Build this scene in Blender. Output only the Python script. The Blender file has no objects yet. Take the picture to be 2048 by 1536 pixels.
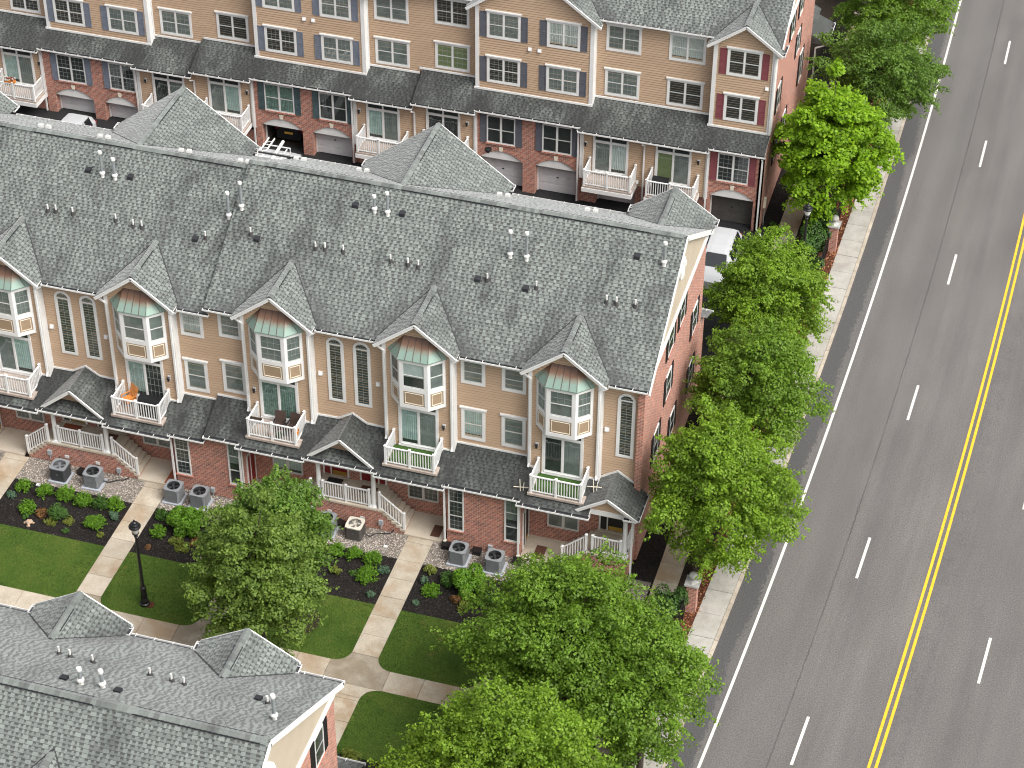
import bpy, bmesh, math, random
import numpy as np
from mathutils import Matrix, Vector
R = math.radians
SC = bpy.context.scene
COL = SC.collection
random.seed(7)
NR = np.random.default_rng(11)

# ------------------------------------------------------------------ camera
PITCH, YAW, ROLL, FPX = 0.68177662, -0.281172923, 0.00845474656, 4487.48184
CH = 73.0
def cam_axes():
    cy, sy, cp, sp = math.cos(YAW), math.sin(YAW), math.cos(PITCH), math.sin(PITCH)
    f = Vector((sy*cp, cy*cp, -sp)); rt = Vector((cy, -sy, 0)); up = rt.cross(f)
    cr, sr = math.cos(ROLL), math.sin(ROLL)
    return cr*rt + sr*up, -sr*rt + cr*up, f
cr_, cu_, cf_ = cam_axes()
cam = bpy.data.cameras.new("camera"); camo = bpy.data.objects.new("camera", cam); COL.objects.link(camo)
camo.matrix_world = Matrix(((cr_.x, cu_.x, -cf_.x, 0), (cr_.y, cu_.y, -cf_.y, 0), (cr_.z, cu_.z, -cf_.z, CH), (0, 0, 0, 1)))
cam.sensor_width = 36.0; cam.lens = FPX/2048*36.0; cam.clip_start = 1.0; cam.clip_end = 4000
SC.camera = camo
SC.cycles.filter_width = 1.1
# ------------------------------------------------------------------ light: overcast day
SUN_EL, SUN_AZ = 52.0, 112.0        # azimuth from +Y towards +X
W = bpy.data.worlds.new("World"); SC.world = W; W.use_nodes = True
nt = W.node_tree; nt.nodes.clear()
sky = nt.nodes.new('ShaderNodeTexSky'); sky.sky_type = 'NISHITA'; sky.sun_disc = False
sky.sun_elevation = R(SUN_EL); sky.sun_rotation = R(SUN_AZ); sky.air_density = 1.0; sky.dust_density = 6.0; sky.ozone_density = 1.0
hs = nt.nodes.new('ShaderNodeHueSaturation'); hs.inputs['Saturation'].default_value = 0.22
bg = nt.nodes.new('ShaderNodeBackground'); bg.inputs['Strength'].default_value = 0.15
wo = nt.nodes.new('ShaderNodeOutputWorld')
nt.links.new(sky.outputs[0], hs.inputs['Color']); nt.links.new(hs.outputs[0], bg.inputs['Color']); nt.links.new(bg.outputs[0], wo.inputs['Surface'])
sl = bpy.data.lights.new("sun", 'SUN'); sl.energy = 1.25; sl.angle = R(32); sl.color = (1.0, 0.965, 0.91)
so = bpy.data.objects.new("sun", sl); COL.objects.link(so)
sd = Vector((math.sin(R(SUN_AZ))*math.cos(R(SUN_EL)), math.cos(R(SUN_AZ))*math.cos(R(SUN_EL)), math.sin(R(SUN_EL))))
so.rotation_euler = sd.to_track_quat('Z', 'Y').to_euler(); so.location = (0, 60, 60)
SC.view_settings.view_transform = 'Standard'; SC.view_settings.look = 'None'
SC.view_settings.exposure = 0.80; SC.view_settings.gamma = 1.0; SC.view_settings.use_curve_mapping = False

# ------------------------------------------------------------------ materials
def nmat(name):
    m = bpy.data.materials.new(name); m.use_nodes = True
    nt = m.node_tree; b = nt.nodes['Principled BSDF']
    return m, nt, b, nt.nodes, nt.links
def mathn(nt, op, a=None, b=None, c=None):
    n = nt.nodes.new('ShaderNodeMath'); n.operation = op
    for i, v in enumerate((a, b, c)):
        if v is None: continue
        if isinstance(v, (int, float)): n.inputs[i].default_value = v
        else: nt.links.new(v, n.inputs[i])
    return n.outputs[0]
def noise(nt, scale, detail=3, vec=None, rough=0.55, dist=0.0):
    n = nt.nodes.new('ShaderNodeTexNoise'); n.inputs['Scale'].default_value = scale
    n.inputs['Detail'].default_value = detail; n.inputs['Roughness'].default_value = rough; n.inputs['Distortion'].default_value = dist
    if vec is not None: nt.links.new(vec, n.inputs['Vector'])
    return n.outputs['Fac']
def ramp(nt, fac, stops):
    n = nt.nodes.new('ShaderNodeValToRGB'); e = n.color_ramp.elements
    while len(e) > 1: e.remove(e[-1])
    for i, (p, c) in enumerate(stops):
        el = e[0] if i == 0 else e.new(p)
        el.position = p; el.color = (*c, 1) if len(c) == 3 else c
    if fac is not None: nt.links.new(fac, n.inputs[0])
    return n.outputs[0]
def mixc(nt, fac, a, b, mode='MIX'):
    n = nt.nodes.new('ShaderNodeMix'); n.data_type = 'RGBA'; n.blend_type = mode
    for sock, v in ((n.inputs[0], fac), (n.inputs[6], a), (n.inputs[7], b)):
        if isinstance(v, (int, float)): sock.default_value = v
        elif isinstance(v, tuple): sock.default_value = (*v, 1)
        else: nt.links.new(v, sock)
    return n.outputs[2]
def pos(nt): return nt.nodes.new('ShaderNodeNewGeometry').outputs['Position']
def scaled(nt, vec, s):
    n = nt.nodes.new('ShaderNodeMapping'); n.inputs['Scale'].default_value = s; nt.links.new(vec, n.inputs['Vector']); return n.outputs[0]
def bump(nt, b, h, dist=0.01, st=1.0):
    n = nt.nodes.new('ShaderNodeBump'); n.inputs['Distance'].default_value = dist; n.inputs['Strength'].default_value = st
    nt.links.new(h, n.inputs['Height']); nt.links.new(n.outputs[0], b.inputs['Normal'])
def plain(name, col, rough=0.6, var=0.12, scale=3.0, metal=0.0, spec=0.4):
    m, nt, b, N, L = nmat(name)
    f = noise(nt, scale, 4, pos(nt))
    c = ramp(nt, f, [(0.3, tuple(x*(1-var) for x in col)), (0.7, tuple(min(1, x*(1+var)) for x in col))])
    L.new(c, b.inputs['Base Color']); b.inputs['Roughness'].default_value = rough; b.inputs['Metallic'].default_value = metal
    b.inputs['Specular IOR Level'].default_value = spec
    return m
def attr(nt, name):
    n = nt.nodes.new('ShaderNodeAttribute'); n.attribute_name = name; return n.outputs['Fac']

def roof_mat(name, stain=0.0, gain=1.0):
    m, nt, b, N, L = nmat(name)
    t = attr(nt, 'tint'); P = pos(nt)
    g = gain
    c = ramp(nt, t, [(0.0, (.026*g, .030*g, .029*g)), (0.3, (.062*g, .069*g, .065*g)), (0.6, (.128*g, .146*g, .134*g)), (1.0, (.215*g, .248*g, .225*g))])
    # patches of pinkish grey blend between the greens
    f = noise(nt, 2.3, 3, P); c = mixc(nt, mathn(nt, 'MULTIPLY', f, 0.35), c, (.11*g, .105*g, .102*g))
    # fine granules
    gr = noise(nt, 30, 2, P); c = mixc(nt, 1.0, c, ramp(nt, gr, [(0.3, (.82, .82, .82)), (0.7, (1.15, 1.15, 1.15))]), 'MULTIPLY')
    # algae stains
    s = noise(nt, .75, 5, scaled(nt, P, (1.0, .45, .45)), .62)
    lo = 0.58 - 0.16*stain
    sm = ramp(nt, s, [(lo-.07, (1, 1, 1)), (lo+.12, (0.50-.12*stain,)*3)])
    c = mixc(nt, 1.0, c, sm, 'MULTIPLY')
    L.new(c, b.inputs['Base Color']); b.inputs['Roughness'].default_value = .7; b.inputs['Specular IOR Level'].default_value = .5
    b.inputs['Sheen Weight'].default_value = .5; b.inputs['Sheen Roughness'].default_value = .45
    return m

def brick_mat(name, hue=1.0):
    m, nt, b, N, L = nmat(name)
    geo = N.new('ShaderNodeNewGeometry'); sp = N.new('ShaderNodeSeparateXYZ'); L.new(geo.outputs['Position'], sp.inputs[0])
    sn = N.new('ShaderNodeSeparateXYZ'); L.new(geo.outputs['True Normal'], sn.inputs[0])
    isx = mathn(nt, 'GREATER_THAN', mathn(nt, 'ABSOLUTE', sn.outputs[0]), .6)
    u = mathn(nt, 'ADD', mathn(nt, 'MULTIPLY', sp.outputs[1], isx), mathn(nt, 'MULTIPLY', sp.outputs[0], mathn(nt, 'SUBTRACT', 1.0, isx)))
    cb = N.new('ShaderNodeCombineXYZ'); L.new(u, cb.inputs[0]); L.new(sp.outputs[2], cb.inputs[1])
    t = N.new('ShaderNodeTexBrick'); L.new(cb.outputs[0], t.inputs['Vector'])
    t.inputs['Scale'].default_value = 1.0; t.inputs['Brick Width'].default_value = .23; t.inputs['Row Height'].default_value = .082
    t.inputs['Mortar Size'].default_value = .014; t.inputs['Mortar Smooth'].default_value = .1; t.inputs['Bias'].default_value = -.1
    t.inputs['Color1'].default_value = (.45, .142, .088, 1); t.inputs['Color2'].default_value = (.21, .075, .055, 1)
    t.inputs['Mortar'].default_value = (.46, .37, .32, 1)
    # odd dark clinkers and big tone patches
    f = noise(nt, 3.2, 4, scaled(nt, geo.outputs['Position'], (1, 1, 3.0)))
    c = mixc(nt, 1.0, t.outputs['Color'], ramp(nt, f, [(0.3, (.78, .78, .8)), (0.68, (1.25, 1.18, 1.12))]), 'MULTIPLY')
    f2 = noise(nt, 9, 2, scaled(nt, geo.outputs['Position'], (1, 1, 2.6)))
    c = mixc(nt, mathn(nt, 'MULTIPLY', mathn(nt, 'GREATER_THAN', f2, .66), .55), c, (.06, .045, .045))
    L.new(c, b.inputs['Base Color']); b.inputs['Roughness'].default_value = .85; b.inputs['Specular IOR Level'].default_value = .3
    bump(nt, b, mathn(nt, 'SUBTRACT', 1.0, t.outputs['Fac']), .006, .8)
    return m

def siding_mat():
    m, nt, b, N, L = nmat('tan_siding'); P = pos(nt)
    f = noise(nt, 1.1, 4, scaled(nt, P, (.5, .5, 3))); f2 = noise(nt, 14, 3, scaled(nt, P, (.25, .25, 3)))
    c = ramp(nt, f, [(0.25, (.42, .295, .195)), (0.75, (.485, .345, .235))])
    c = mixc(nt, 1.0, c, ramp(nt, f2, [(0.3, (.93,)*3), (0.7, (1.05,)*3)]), 'MULTIPLY')
    L.new(c, b.inputs['Base Color']); b.inputs['Roughness'].default_value = .6
    return m

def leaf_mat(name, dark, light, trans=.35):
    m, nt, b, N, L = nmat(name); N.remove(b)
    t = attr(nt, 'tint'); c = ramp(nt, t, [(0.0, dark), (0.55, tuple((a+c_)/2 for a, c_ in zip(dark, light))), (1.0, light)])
    d = N.new('ShaderNodeBsdfPrincipled'); L.new(c, d.inputs['Base Color']); d.inputs['Roughness'].default_value = .5; d.inputs['Specular IOR Level'].default_value = .3
    tr = N.new('ShaderNodeBsdfTranslucent'); L.new(mixc(nt, 1.0, c, (1.2, 1.3, .55), 'MULTIPLY'), tr.inputs['Color'])
    mx = N.new('ShaderNodeMixShader'); mx.inputs[0].default_value = trans
    L.new(d.outputs[0], mx.inputs[1]); L.new(tr.outputs[0], mx.inputs[2]); L.new(mx.outputs[0], N['Material Output'].inputs['Surface'])
    return m

def concrete_mat(name, a, b_, stain=None, sscale=.35, thr=.6):
    m, nt, b, N, L = nmat(name); P = pos(nt)
    oi = N.new('ShaderNodeObjectInfo').outputs['Random']
    f = noise(nt, 1.6, 5, P); c = ramp(nt, f, [(0.3, a), (0.7, b_)])
    g = noise(nt, 26, 3, P); c = mixc(nt, 1.0, c, ramp(nt, g, [(0.35, (.84,)*3), (0.65, (1.1,)*3)]), 'MULTIPLY')
    c = mixc(nt, 1.0, c, ramp(nt, oi, [(0, (.88, .88, .87)), (1, (1.1, 1.1, 1.1))]), 'MULTIPLY')
    if stain:
        s = noise(nt, sscale, 4, P, .6, .4); mk = ramp(nt, s, [(thr-.1, (0, 0, 0)), (thr+.1, (1, 1, 1))])
        c = mixc(nt, mathn(nt, 'MULTIPLY', mk, .62), c, stain)
        sp = noise(nt, 7, 3, P); c = mixc(nt, mathn(nt, 'MULTIPLY', ramp(nt, sp, [(.62, (0, 0, 0)), (.72, (1, 1, 1))]), .35), c, (.16, .1, .05))
    L.new(c, b.inputs['Base Color']); b.inputs['Roughness'].default_value = .85
    bump(nt, b, g, .003, .5)
    return m

def road_mat():
    m, nt, b, N, L = nmat('asphalt')
    uv = N.new('ShaderNodeUVMap').outputs[0]; sp = N.new('ShaderNodeSeparateXYZ'); L.new(uv, sp.inputs[0])
    u, v = sp.outputs[0], sp.outputs[1]; P = pos(nt)
    big = noise(nt, .35, 4, scaled(nt, uv, (1.2, .35, 1)))
    c = ramp(nt, big, [(0.3, (.100, .0935, .0885)), (0.7, (.134, .126, .119))])
    # long wheel streaks
    st = noise(nt, 1.0, 4, scaled(nt, uv, (1.1, .03, 1)), .6); c = mixc(nt, 1.0, c, ramp(nt, st, [(0.3, (.86, .86, .87)), (0.7, (1.12, 1.1, 1.09))]), 'MULTIPLY')
    # the outer strip left of the lane joint is a little darker
    j = mathn(nt, 'LESS_THAN', mathn(nt, 'ADD', u, mathn(nt, 'MULTIPLY', mathn(nt, 'SUBTRACT', big, .5), .15)), 2.75)
    c = mixc(nt, mathn(nt, 'MULTIPLY', j, .22), c, (.10, .096, .092))
    # joint line, broken
    dj = mathn(nt, 'ABSOLUTE', mathn(nt, 'SUBTRACT', u, mathn(nt, 'ADD', 2.72, mathn(nt, 'MULTIPLY', mathn(nt, 'SUBTRACT', noise(nt, 3, 4, uv), .5), .14))))
    jm = mathn(nt, 'MULTIPLY', mathn(nt, 'LESS_THAN', dj, .035), noise(nt, .5, 3, uv))
    c = mixc(nt, jm, c, (.035, .034, .033))
    # cracking beside the centre lines
    dc = mathn(nt, 'ABSOLUTE', mathn(nt, 'SUBTRACT', u, 7.65)); near = mathn(nt, 'LESS_THAN', dc, .5)
    vo = N.new('ShaderNodeTexVoronoi'); vo.feature = 'DISTANCE_TO_EDGE'; vo.inputs['Scale'].default_value = 6; L.new(scaled(nt, uv, (1, .6, 1)), vo.inputs['Vector'])
    ck = mathn(nt, 'MULTIPLY', mathn(nt, 'MULTIPLY', mathn(nt, 'LESS_THAN', vo.outputs['Distance'], .07), near), mathn(nt, 'GREATER_THAN', noise(nt, .8, 3, uv), .5))
    c = mixc(nt, mathn(nt, 'MULTIPLY', ck, .3), c, (.05, .048, .045))
    c = mixc(nt, mathn(nt, 'MULTIPLY', mathn(nt, 'MULTIPLY', near, noise(nt, 1.5, 4, uv)), .35), c, (.09, .086, .082))
    # gutter strip: damp, sealed asphalt with a ragged edge
    rag = mathn(nt, 'ADD', mathn(nt, 'MULTIPLY', mathn(nt, 'SUBTRACT', noise(nt, 9, 5, scaled(nt, uv, (1, .45, 1)), .75), .5), 1.3), mathn(nt, 'MULTIPLY', mathn(nt, 'SUBTRACT', noise(nt, .22, 2, uv), .5), .9))
    gm = ramp(nt, mathn(nt, 'ADD', u, rag), [(0.0, (1, 1, 1)), (0.02, (0, 0, 0))])
    gmm = mathn(nt, 'LESS_THAN', mathn(nt, 'ADD', u, rag), -.38)
    c = mixc(nt, mathn(nt, 'MULTIPLY', gmm, .86), c, (.058, .057, .058))
    # grit
    g = noise(nt, 16, 3, P, .7); c = mixc(nt, 1.0, c, ramp(nt, g, [(0.32, (.62,)*3), (0.5, (1.0,)*3), (0.72, (1.42,)*3)]), 'MULTIPLY')
    L.new(c, b.inputs['Base Color']); b.inputs['Roughness'].default_value = .88; bump(nt, b, g, .006, .5)
    return m

def grass_mat():
    m, nt, b, N, L = nmat('lawn_turf'); P = pos(nt)
    f = noise(nt, .5, 5, P, .65); c = ramp(nt, f, [(0.25, (.030, .062, .008)), (0.5, (.052, .092, .013)), (0.8, (.10, .125, .024))])
    d = noise(nt, .9, 4, P, .7); c = mixc(nt, ramp(nt, d, [(.60, (0, 0, 0)), (.78, (.75,)*3)]), c, (.17, .14, .04))
    g = noise(nt, 22, 3, P, .7); c = mixc(nt, 1.0, c, ramp(nt, g, [(0.3, (.55,)*3), (0.7, (1.5,)*3)]), 'MULTIPLY')
    L.new(c, b.inputs['Base Color']); b.inputs['Roughness'].default_value = .9; b.inputs['Specular IOR Level'].default_value = .15; bump(nt, b, g, .03, .9)
    return m
def speck_mat(name, lo, hi, scale=14, rough=.9, spots=None, bmp=.02):
    m, nt, b, N, L = nmat(name); P = pos(nt)
    g = noise(nt, scale, 4, P, .7); c = ramp(nt, g, [(0.3, lo), (0.7, hi)])
    f = noise(nt, .8, 3, P); c = mixc(nt, 1.0, c, ramp(nt, f, [(0.3, (.8,)*3), (0.7, (1.25,)*3)]), 'MULTIPLY')
    if spots:
        s = noise(nt, 9, 2, P); c = mixc(nt, ramp(nt, s, [(.68, (0, 0, 0)), (.74, (1, 1, 1))]), c, spots)
    L.new(c, b.inputs['Base Color']); b.inputs['Roughness'].default_value = rough; b.inputs['Specular IOR Level'].default_value = .2; bump(nt, b, g, bmp, .9)
    return m
def tint_mat(name, stops, rough=.85):
    m, nt, b, N, L = nmat(name); L.new(ramp(nt, attr(nt, 'tint'), stops), b.inputs['Base Color']); b.inputs['Roughness'].default_value = rough
    return m
def glass_mat():
    m, nt, b, N, L = nmat('window_glass'); N.remove(b)
    g = N.new('ShaderNodeBsdfGlossy'); g.inputs['Roughness'].default_value = .03; g.inputs['Color'].default_value = (.9, .95, .95, 1)
    t = N.new('ShaderNodeBsdfTransparent'); t.inputs['Color'].default_value = (.93, .965, .955, 1)
    fr = N.new('ShaderNodeLayerWeight'); fr.inputs['Blend'].default_value = .5   # Schlick on either face
    mx = N.new('ShaderNodeMixShader'); L.new(mathn(nt, 'ADD', .07, mathn(nt, 'MULTIPLY', mathn(nt, 'POWER', fr.outputs['Facing'], 5.0), .9)), mx.inputs[0])
    L.new(t.outputs[0], mx.inputs[1]); L.new(g.outputs[0], mx.inputs[2]); L.new(mx.outputs[0], N['Material Output'].inputs['Surface'])
    return m
def copper_mat():
    # green patina low on the sheet, bare brown copper under the eave; an edge frayed by runoff
    m, nt, b, N, L = nmat('copper_patina'); tc = N.new('ShaderNodeTexCoord').outputs['Object']
    sp = N.new('ShaderNodeSeparateXYZ'); L.new(tc, sp.inputs[0])
    h = mathn(nt, 'ADD', sp.outputs[2], mathn(nt, 'MULTIPLY', mathn(nt, 'SUBTRACT', noise(nt, 3.5, 4, scaled(nt, tc, (1, 1, .3))), .5), .35))
    c = ramp(nt, mathn(nt, 'MULTIPLY', h, 1.0), [(0.26, (.20, .285, .24)), (0.42, (.21, .20, .155)), (0.55, (.17, .09, .055)), (0.85, (.10, .055, .038))])
    L.new(c, b.inputs['Base Color']); b.inputs['Roughness'].default_value = .5; b.inputs['Metallic'].default_value = .15
    return m

M = {}
M['roof'] = roof_mat('grey_shingle', 0.12, 1.0)
M['roof_stained'] = roof_mat('stained_shingle', 1.15, .78)
M['brick'] = brick_mat('red_brick')
M['siding'] = siding_mat()
M['siding_lap_shade'] = plain('siding_lap_shade', (.17, .105, .06), .8, .1)  # dark tan that paints the shadow line below each siding lap
M['valley'] = plain('dark_valley_line', (.035, .037, .037), .85, .2, 8)
M['white'] = plain('white_trim', (.69, .685, .67), .45, .06, 1.5)
M['vinyl'] = plain('white_vinyl_rail', (.74, .74, .73), .35, .03, 2)
M['bay_panel'] = plain('tan_panel', (.31, .225, .145), .55, .06)
M['cream_panel'] = plain('beige_gable_board', (.43, .362, .28), .7, .05, 1.2)
M['cream'] = plain('cream_moulding', (.72, .66, .54), .5, .04)
M['copper'] = copper_mat()
M['seam'] = plain('dark_copper_seam', (.10, .06, .045), .5, .1)
M['glass'] = glass_mat()
M['dark_room'] = plain('dark_interior', (.026, .031, .030), .8, .4, 2.5)
M['teal_room'] = plain('teal_dim_interior', (.035, .055, .052), .8, .5, 1.5)
M['blind'] = plain('grey_blind', (.15, .17, .16), .7, .25, 2.0)
M['drape'] = plain('pale_teal_drape', (.30, .40, .375), .8, .15, 3.0)
M['sheer'] = plain('white_sheer', (.42, .47, .46), .8, .12, 3.0)
M['olive_blind'] = plain('olive_blind', (.16, .20, .09), .7, .1, 3.0)
M['green_drape'] = plain('green_drape', (.13, .20, .17), .8, .4, 7.0)
M['sash'] = plain('grey_sash', (.55, .55, .53), .45, .05)
M['darksash'] = plain('screen_frame', (.33, .34, .33), .5, .08)
M['muntin'] = plain('muntin_grille', (.27, .29, .28), .5, .05)
M['gutter_in'] = plain('gutter_trough', (.05, .052, .055), .6, .3, 6)
M['deck'] = plain('weathered_deck', (.36, .30, .26), .75, .18, 5)
M['turf'] = plain('green_turf', (.035, .085, .012), .9, .15, 12)
M['concrete'] = concrete_mat('sidewalk_concrete', (.30, .285, .255), (.40, .38, .345), (.22, .20, .17), .7, .62)
M['path'] = concrete_mat('garden_path_concrete', (.37, .32, .25), (.47, .415, .335), (.27, .165, .075), .5, .56)
M['patio'] = concrete_mat('patio_concrete', (.42, .36, .285), (.50, .44, .36))
M['wet'] = concrete_mat('damp_concrete', (.25, .215, .165), (.40, .35, .28), (.20, .155, .10), .9, .48)
M['kerb'] = concrete_mat('kerb_stone', (.32, .275, .22), (.45, .39, .32), (.2, .17, .13), 1.5, .6)
M['asphalt'] = road_mat()
M['drive'] = speck_mat('driveway_asphalt', (.012, .012, .013), (.03, .03, .031), 16, .85)
M['line_white'] = plain('white_road_paint', (.60, .57, .52), .7, .12, 6)
M['line_yellow'] = plain('yellow_road_paint', (.72, .40, .022), .7, .14, 6)
M['grass'] = grass_mat()
M['blades'] = tint_mat('grass_blades', [(0, (.025, .06, .008)), (.6, (.06, .115, .015)), (.93, (.11, .16, .03)), (1, (.22, .19, .06))])
M['mulch'] = speck_mat('black_mulch', (.005, .0045, .0045), (.019, .015, .013), 18, .95, None, .04)
M['soil'] = speck_mat('brown_soil', (.012, .009, .007), (.045, .033, .022), 12, .95, None, .03)
M['redmulch'] = speck_mat('leaf_strewn_mulch', (.03, .012, .008), (.11, .038, .018), 14, .95, None, .03)
M['gravelbed'] = speck_mat('gravel_bed', (.08, .07, .06), (.20, .18, .155), 16, .9)
M['pebble'] = tint_mat('pebbles', [(0, (.07, .055, .045)), (.3, (.20, .165, .14)), (.65, (.38, .33, .285)), (1, (.62, .57, .51))])
M['litter'] = tint_mat('fallen_leaves', [(0, (.10, .03, .015)), (.5, (.28, .10, .04)), (1, (.46, .24, .12))])
M['chips'] = tint_mat('mulch_chips', [(0, (.006, .005, .005)), (.85, (.022, .017, .014)), (.98, (.05, .036, .026)), (1, (.2, .16, .12))])
M['black'] = plain('black_metal', (.010, .010, .011), .38, .1, 4, .0, .5)
M['ac_grey'] = plain('ac_grey_metal', (.20, .21, .22), .5, .06)
M['ac_dark'] = plain('ac_dark_coil', (.055, .058, .062), .6, .1)
M['ac_tan'] = plain('ac_tan_metal', (.56, .52, .45), .5, .05)
M['ac_taupe'] = plain('ac_taupe_coil', (.14, .12, .105), .6, .1)
M['pad'] = plain('plastic_pad', (.32, .34, .37), .8, .08)
M['lampglass'] = plain('milky_lamp_glass', (.62, .62, .60), .25, .05)
M['pipe'] = plain('galvanised_pipe', (.36, .39, .40), .35, .1, 6, .55)
M['pvc'] = plain('white_pvc', (.58, .575, .55), .4, .05)
M['lead'] = plain('pipe_boot', (.05, .048, .048), .7, .15)
M['boxvent'] = plain('black_box_vent', (.02, .021, .024), .6, .1)
M['shut_grey'] = plain('grey_shutter', (.10, .105, .125), .55, .12, 4)
M['shut_blue'] = plain('slate_blue_shutter', (.15, .17, .21), .55, .15, 4)
M['shut_teal'] = plain('weathered_teal_shutter', (.055, .085, .092), .55, .35, 3)
M['shut_maroon'] = plain('maroon_shutter', (.20, .058, .068), .55, .12, 4)
M['shut_black'] = plain('black_shutter', (.012, .012, .014), .5, .1)
M['garage'] = plain('white_garage_door', (.56, .55, .56), .5, .05)
M['garage_dark'] = plain('inside_garage', (.07, .066, .06), .7, .15)
M['door_red'] = plain('dark_red_door', (.20, .018, .018), .4, .06)
M['door_green'] = plain('dark_green_door', (.018, .045, .038), .4, .06)
M['door_black'] = plain('black_door', (.02, .018, .018), .4, .06)
M['brass'] = plain('brass_kickplate', (.55, .36, .08), .3, .1, 3, .6)
M['mat_brown'] = plain('brown_mat', (.10, .045, .03), .95, .3, 20)
M['mat_red'] = plain('red_mat', (.26, .075, .04), .95, .3, 20)
M['mat_black'] = plain('black_mat', (.02, .019, .021), .95, .3, 20)
M['orange_wood'] = plain('orange_wood', (.58, .22, .05), .5, .12, 8)
M['brown_fabric'] = plain('brown_sling', (.05, .03, .024), .8, .1)
M['carwhite'] = plain('white_car_paint', (.42, .43, .44), .3, .02, 2, 0, .5)
M['carblack'] = plain('black_car_paint', (.02, .02, .022), .2, .02, 2, 0, .6)
M['cargl'] = plain('car_glass', (.012, .014, .016), .06, .05, 2, 0, .8)
M['tyre'] = plain('tyre_rubber', (.02, .02, .02), .8, .1)
M['plate'] = plain('plate_yellow', (.8, .5, .1), .5, .05)
M['meter'] = plain('utility_grey', (.33, .36, .38), .5, .1)
M['capstone'] = concrete_mat('pillar_capstone', (.33, .32, .31), (.46, .45, .43))
M['bark'] = speck_mat('tree_bark', (.03, .024, .02), (.09, .072, .058), 12, .9)
M['rock'] = plain('tan_rock', (.42, .30, .21), .8, .35, 9)
M['lime'] = leaf_mat('lime_leaves', (.06, .13, .006), (.31, .50, .028), .5)
M['leafA'] = leaf_mat('maple_leaves', (.045, .09, .012), (.225, .37, .042), .48)
M['leafB'] = leaf_mat('light_maple_leaves', (.055, .105, .012), (.275, .43, .042), .5)
M['leafC'] = leaf_mat('dark_leaves', (.036, .078, .014), (.17, .29, .045), .44)
M['leafD'] = leaf_mat('olive_leaves', (.045, .088, .016), (.22, .32, .06), .45)
M['ivy'] = leaf_mat('ivy_leaves', (.012, .032, .009), (.062, .135, .022), .2)
M['shrub'] = leaf_mat('shrub_leaves', (.04, .10, .008), (.155, .32, .02), .3)
M['shrubdk'] = leaf_mat('dark_shrub_leaves', (.02, .055, .012), (.085, .185, .028), .3)
M['shrubgold'] = leaf_mat('gold_shrub_leaves', (.06, .09, .015), (.22, .25, .04), .3)
M['bluegreen'] = leaf_mat('blue_green_leaves', (.03, .07, .04), (.12, .2, .12), .2)
M['redleaf'] = leaf_mat('reddish_leaves', (.06, .02, .012), (.24, .13, .04), .2)

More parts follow.
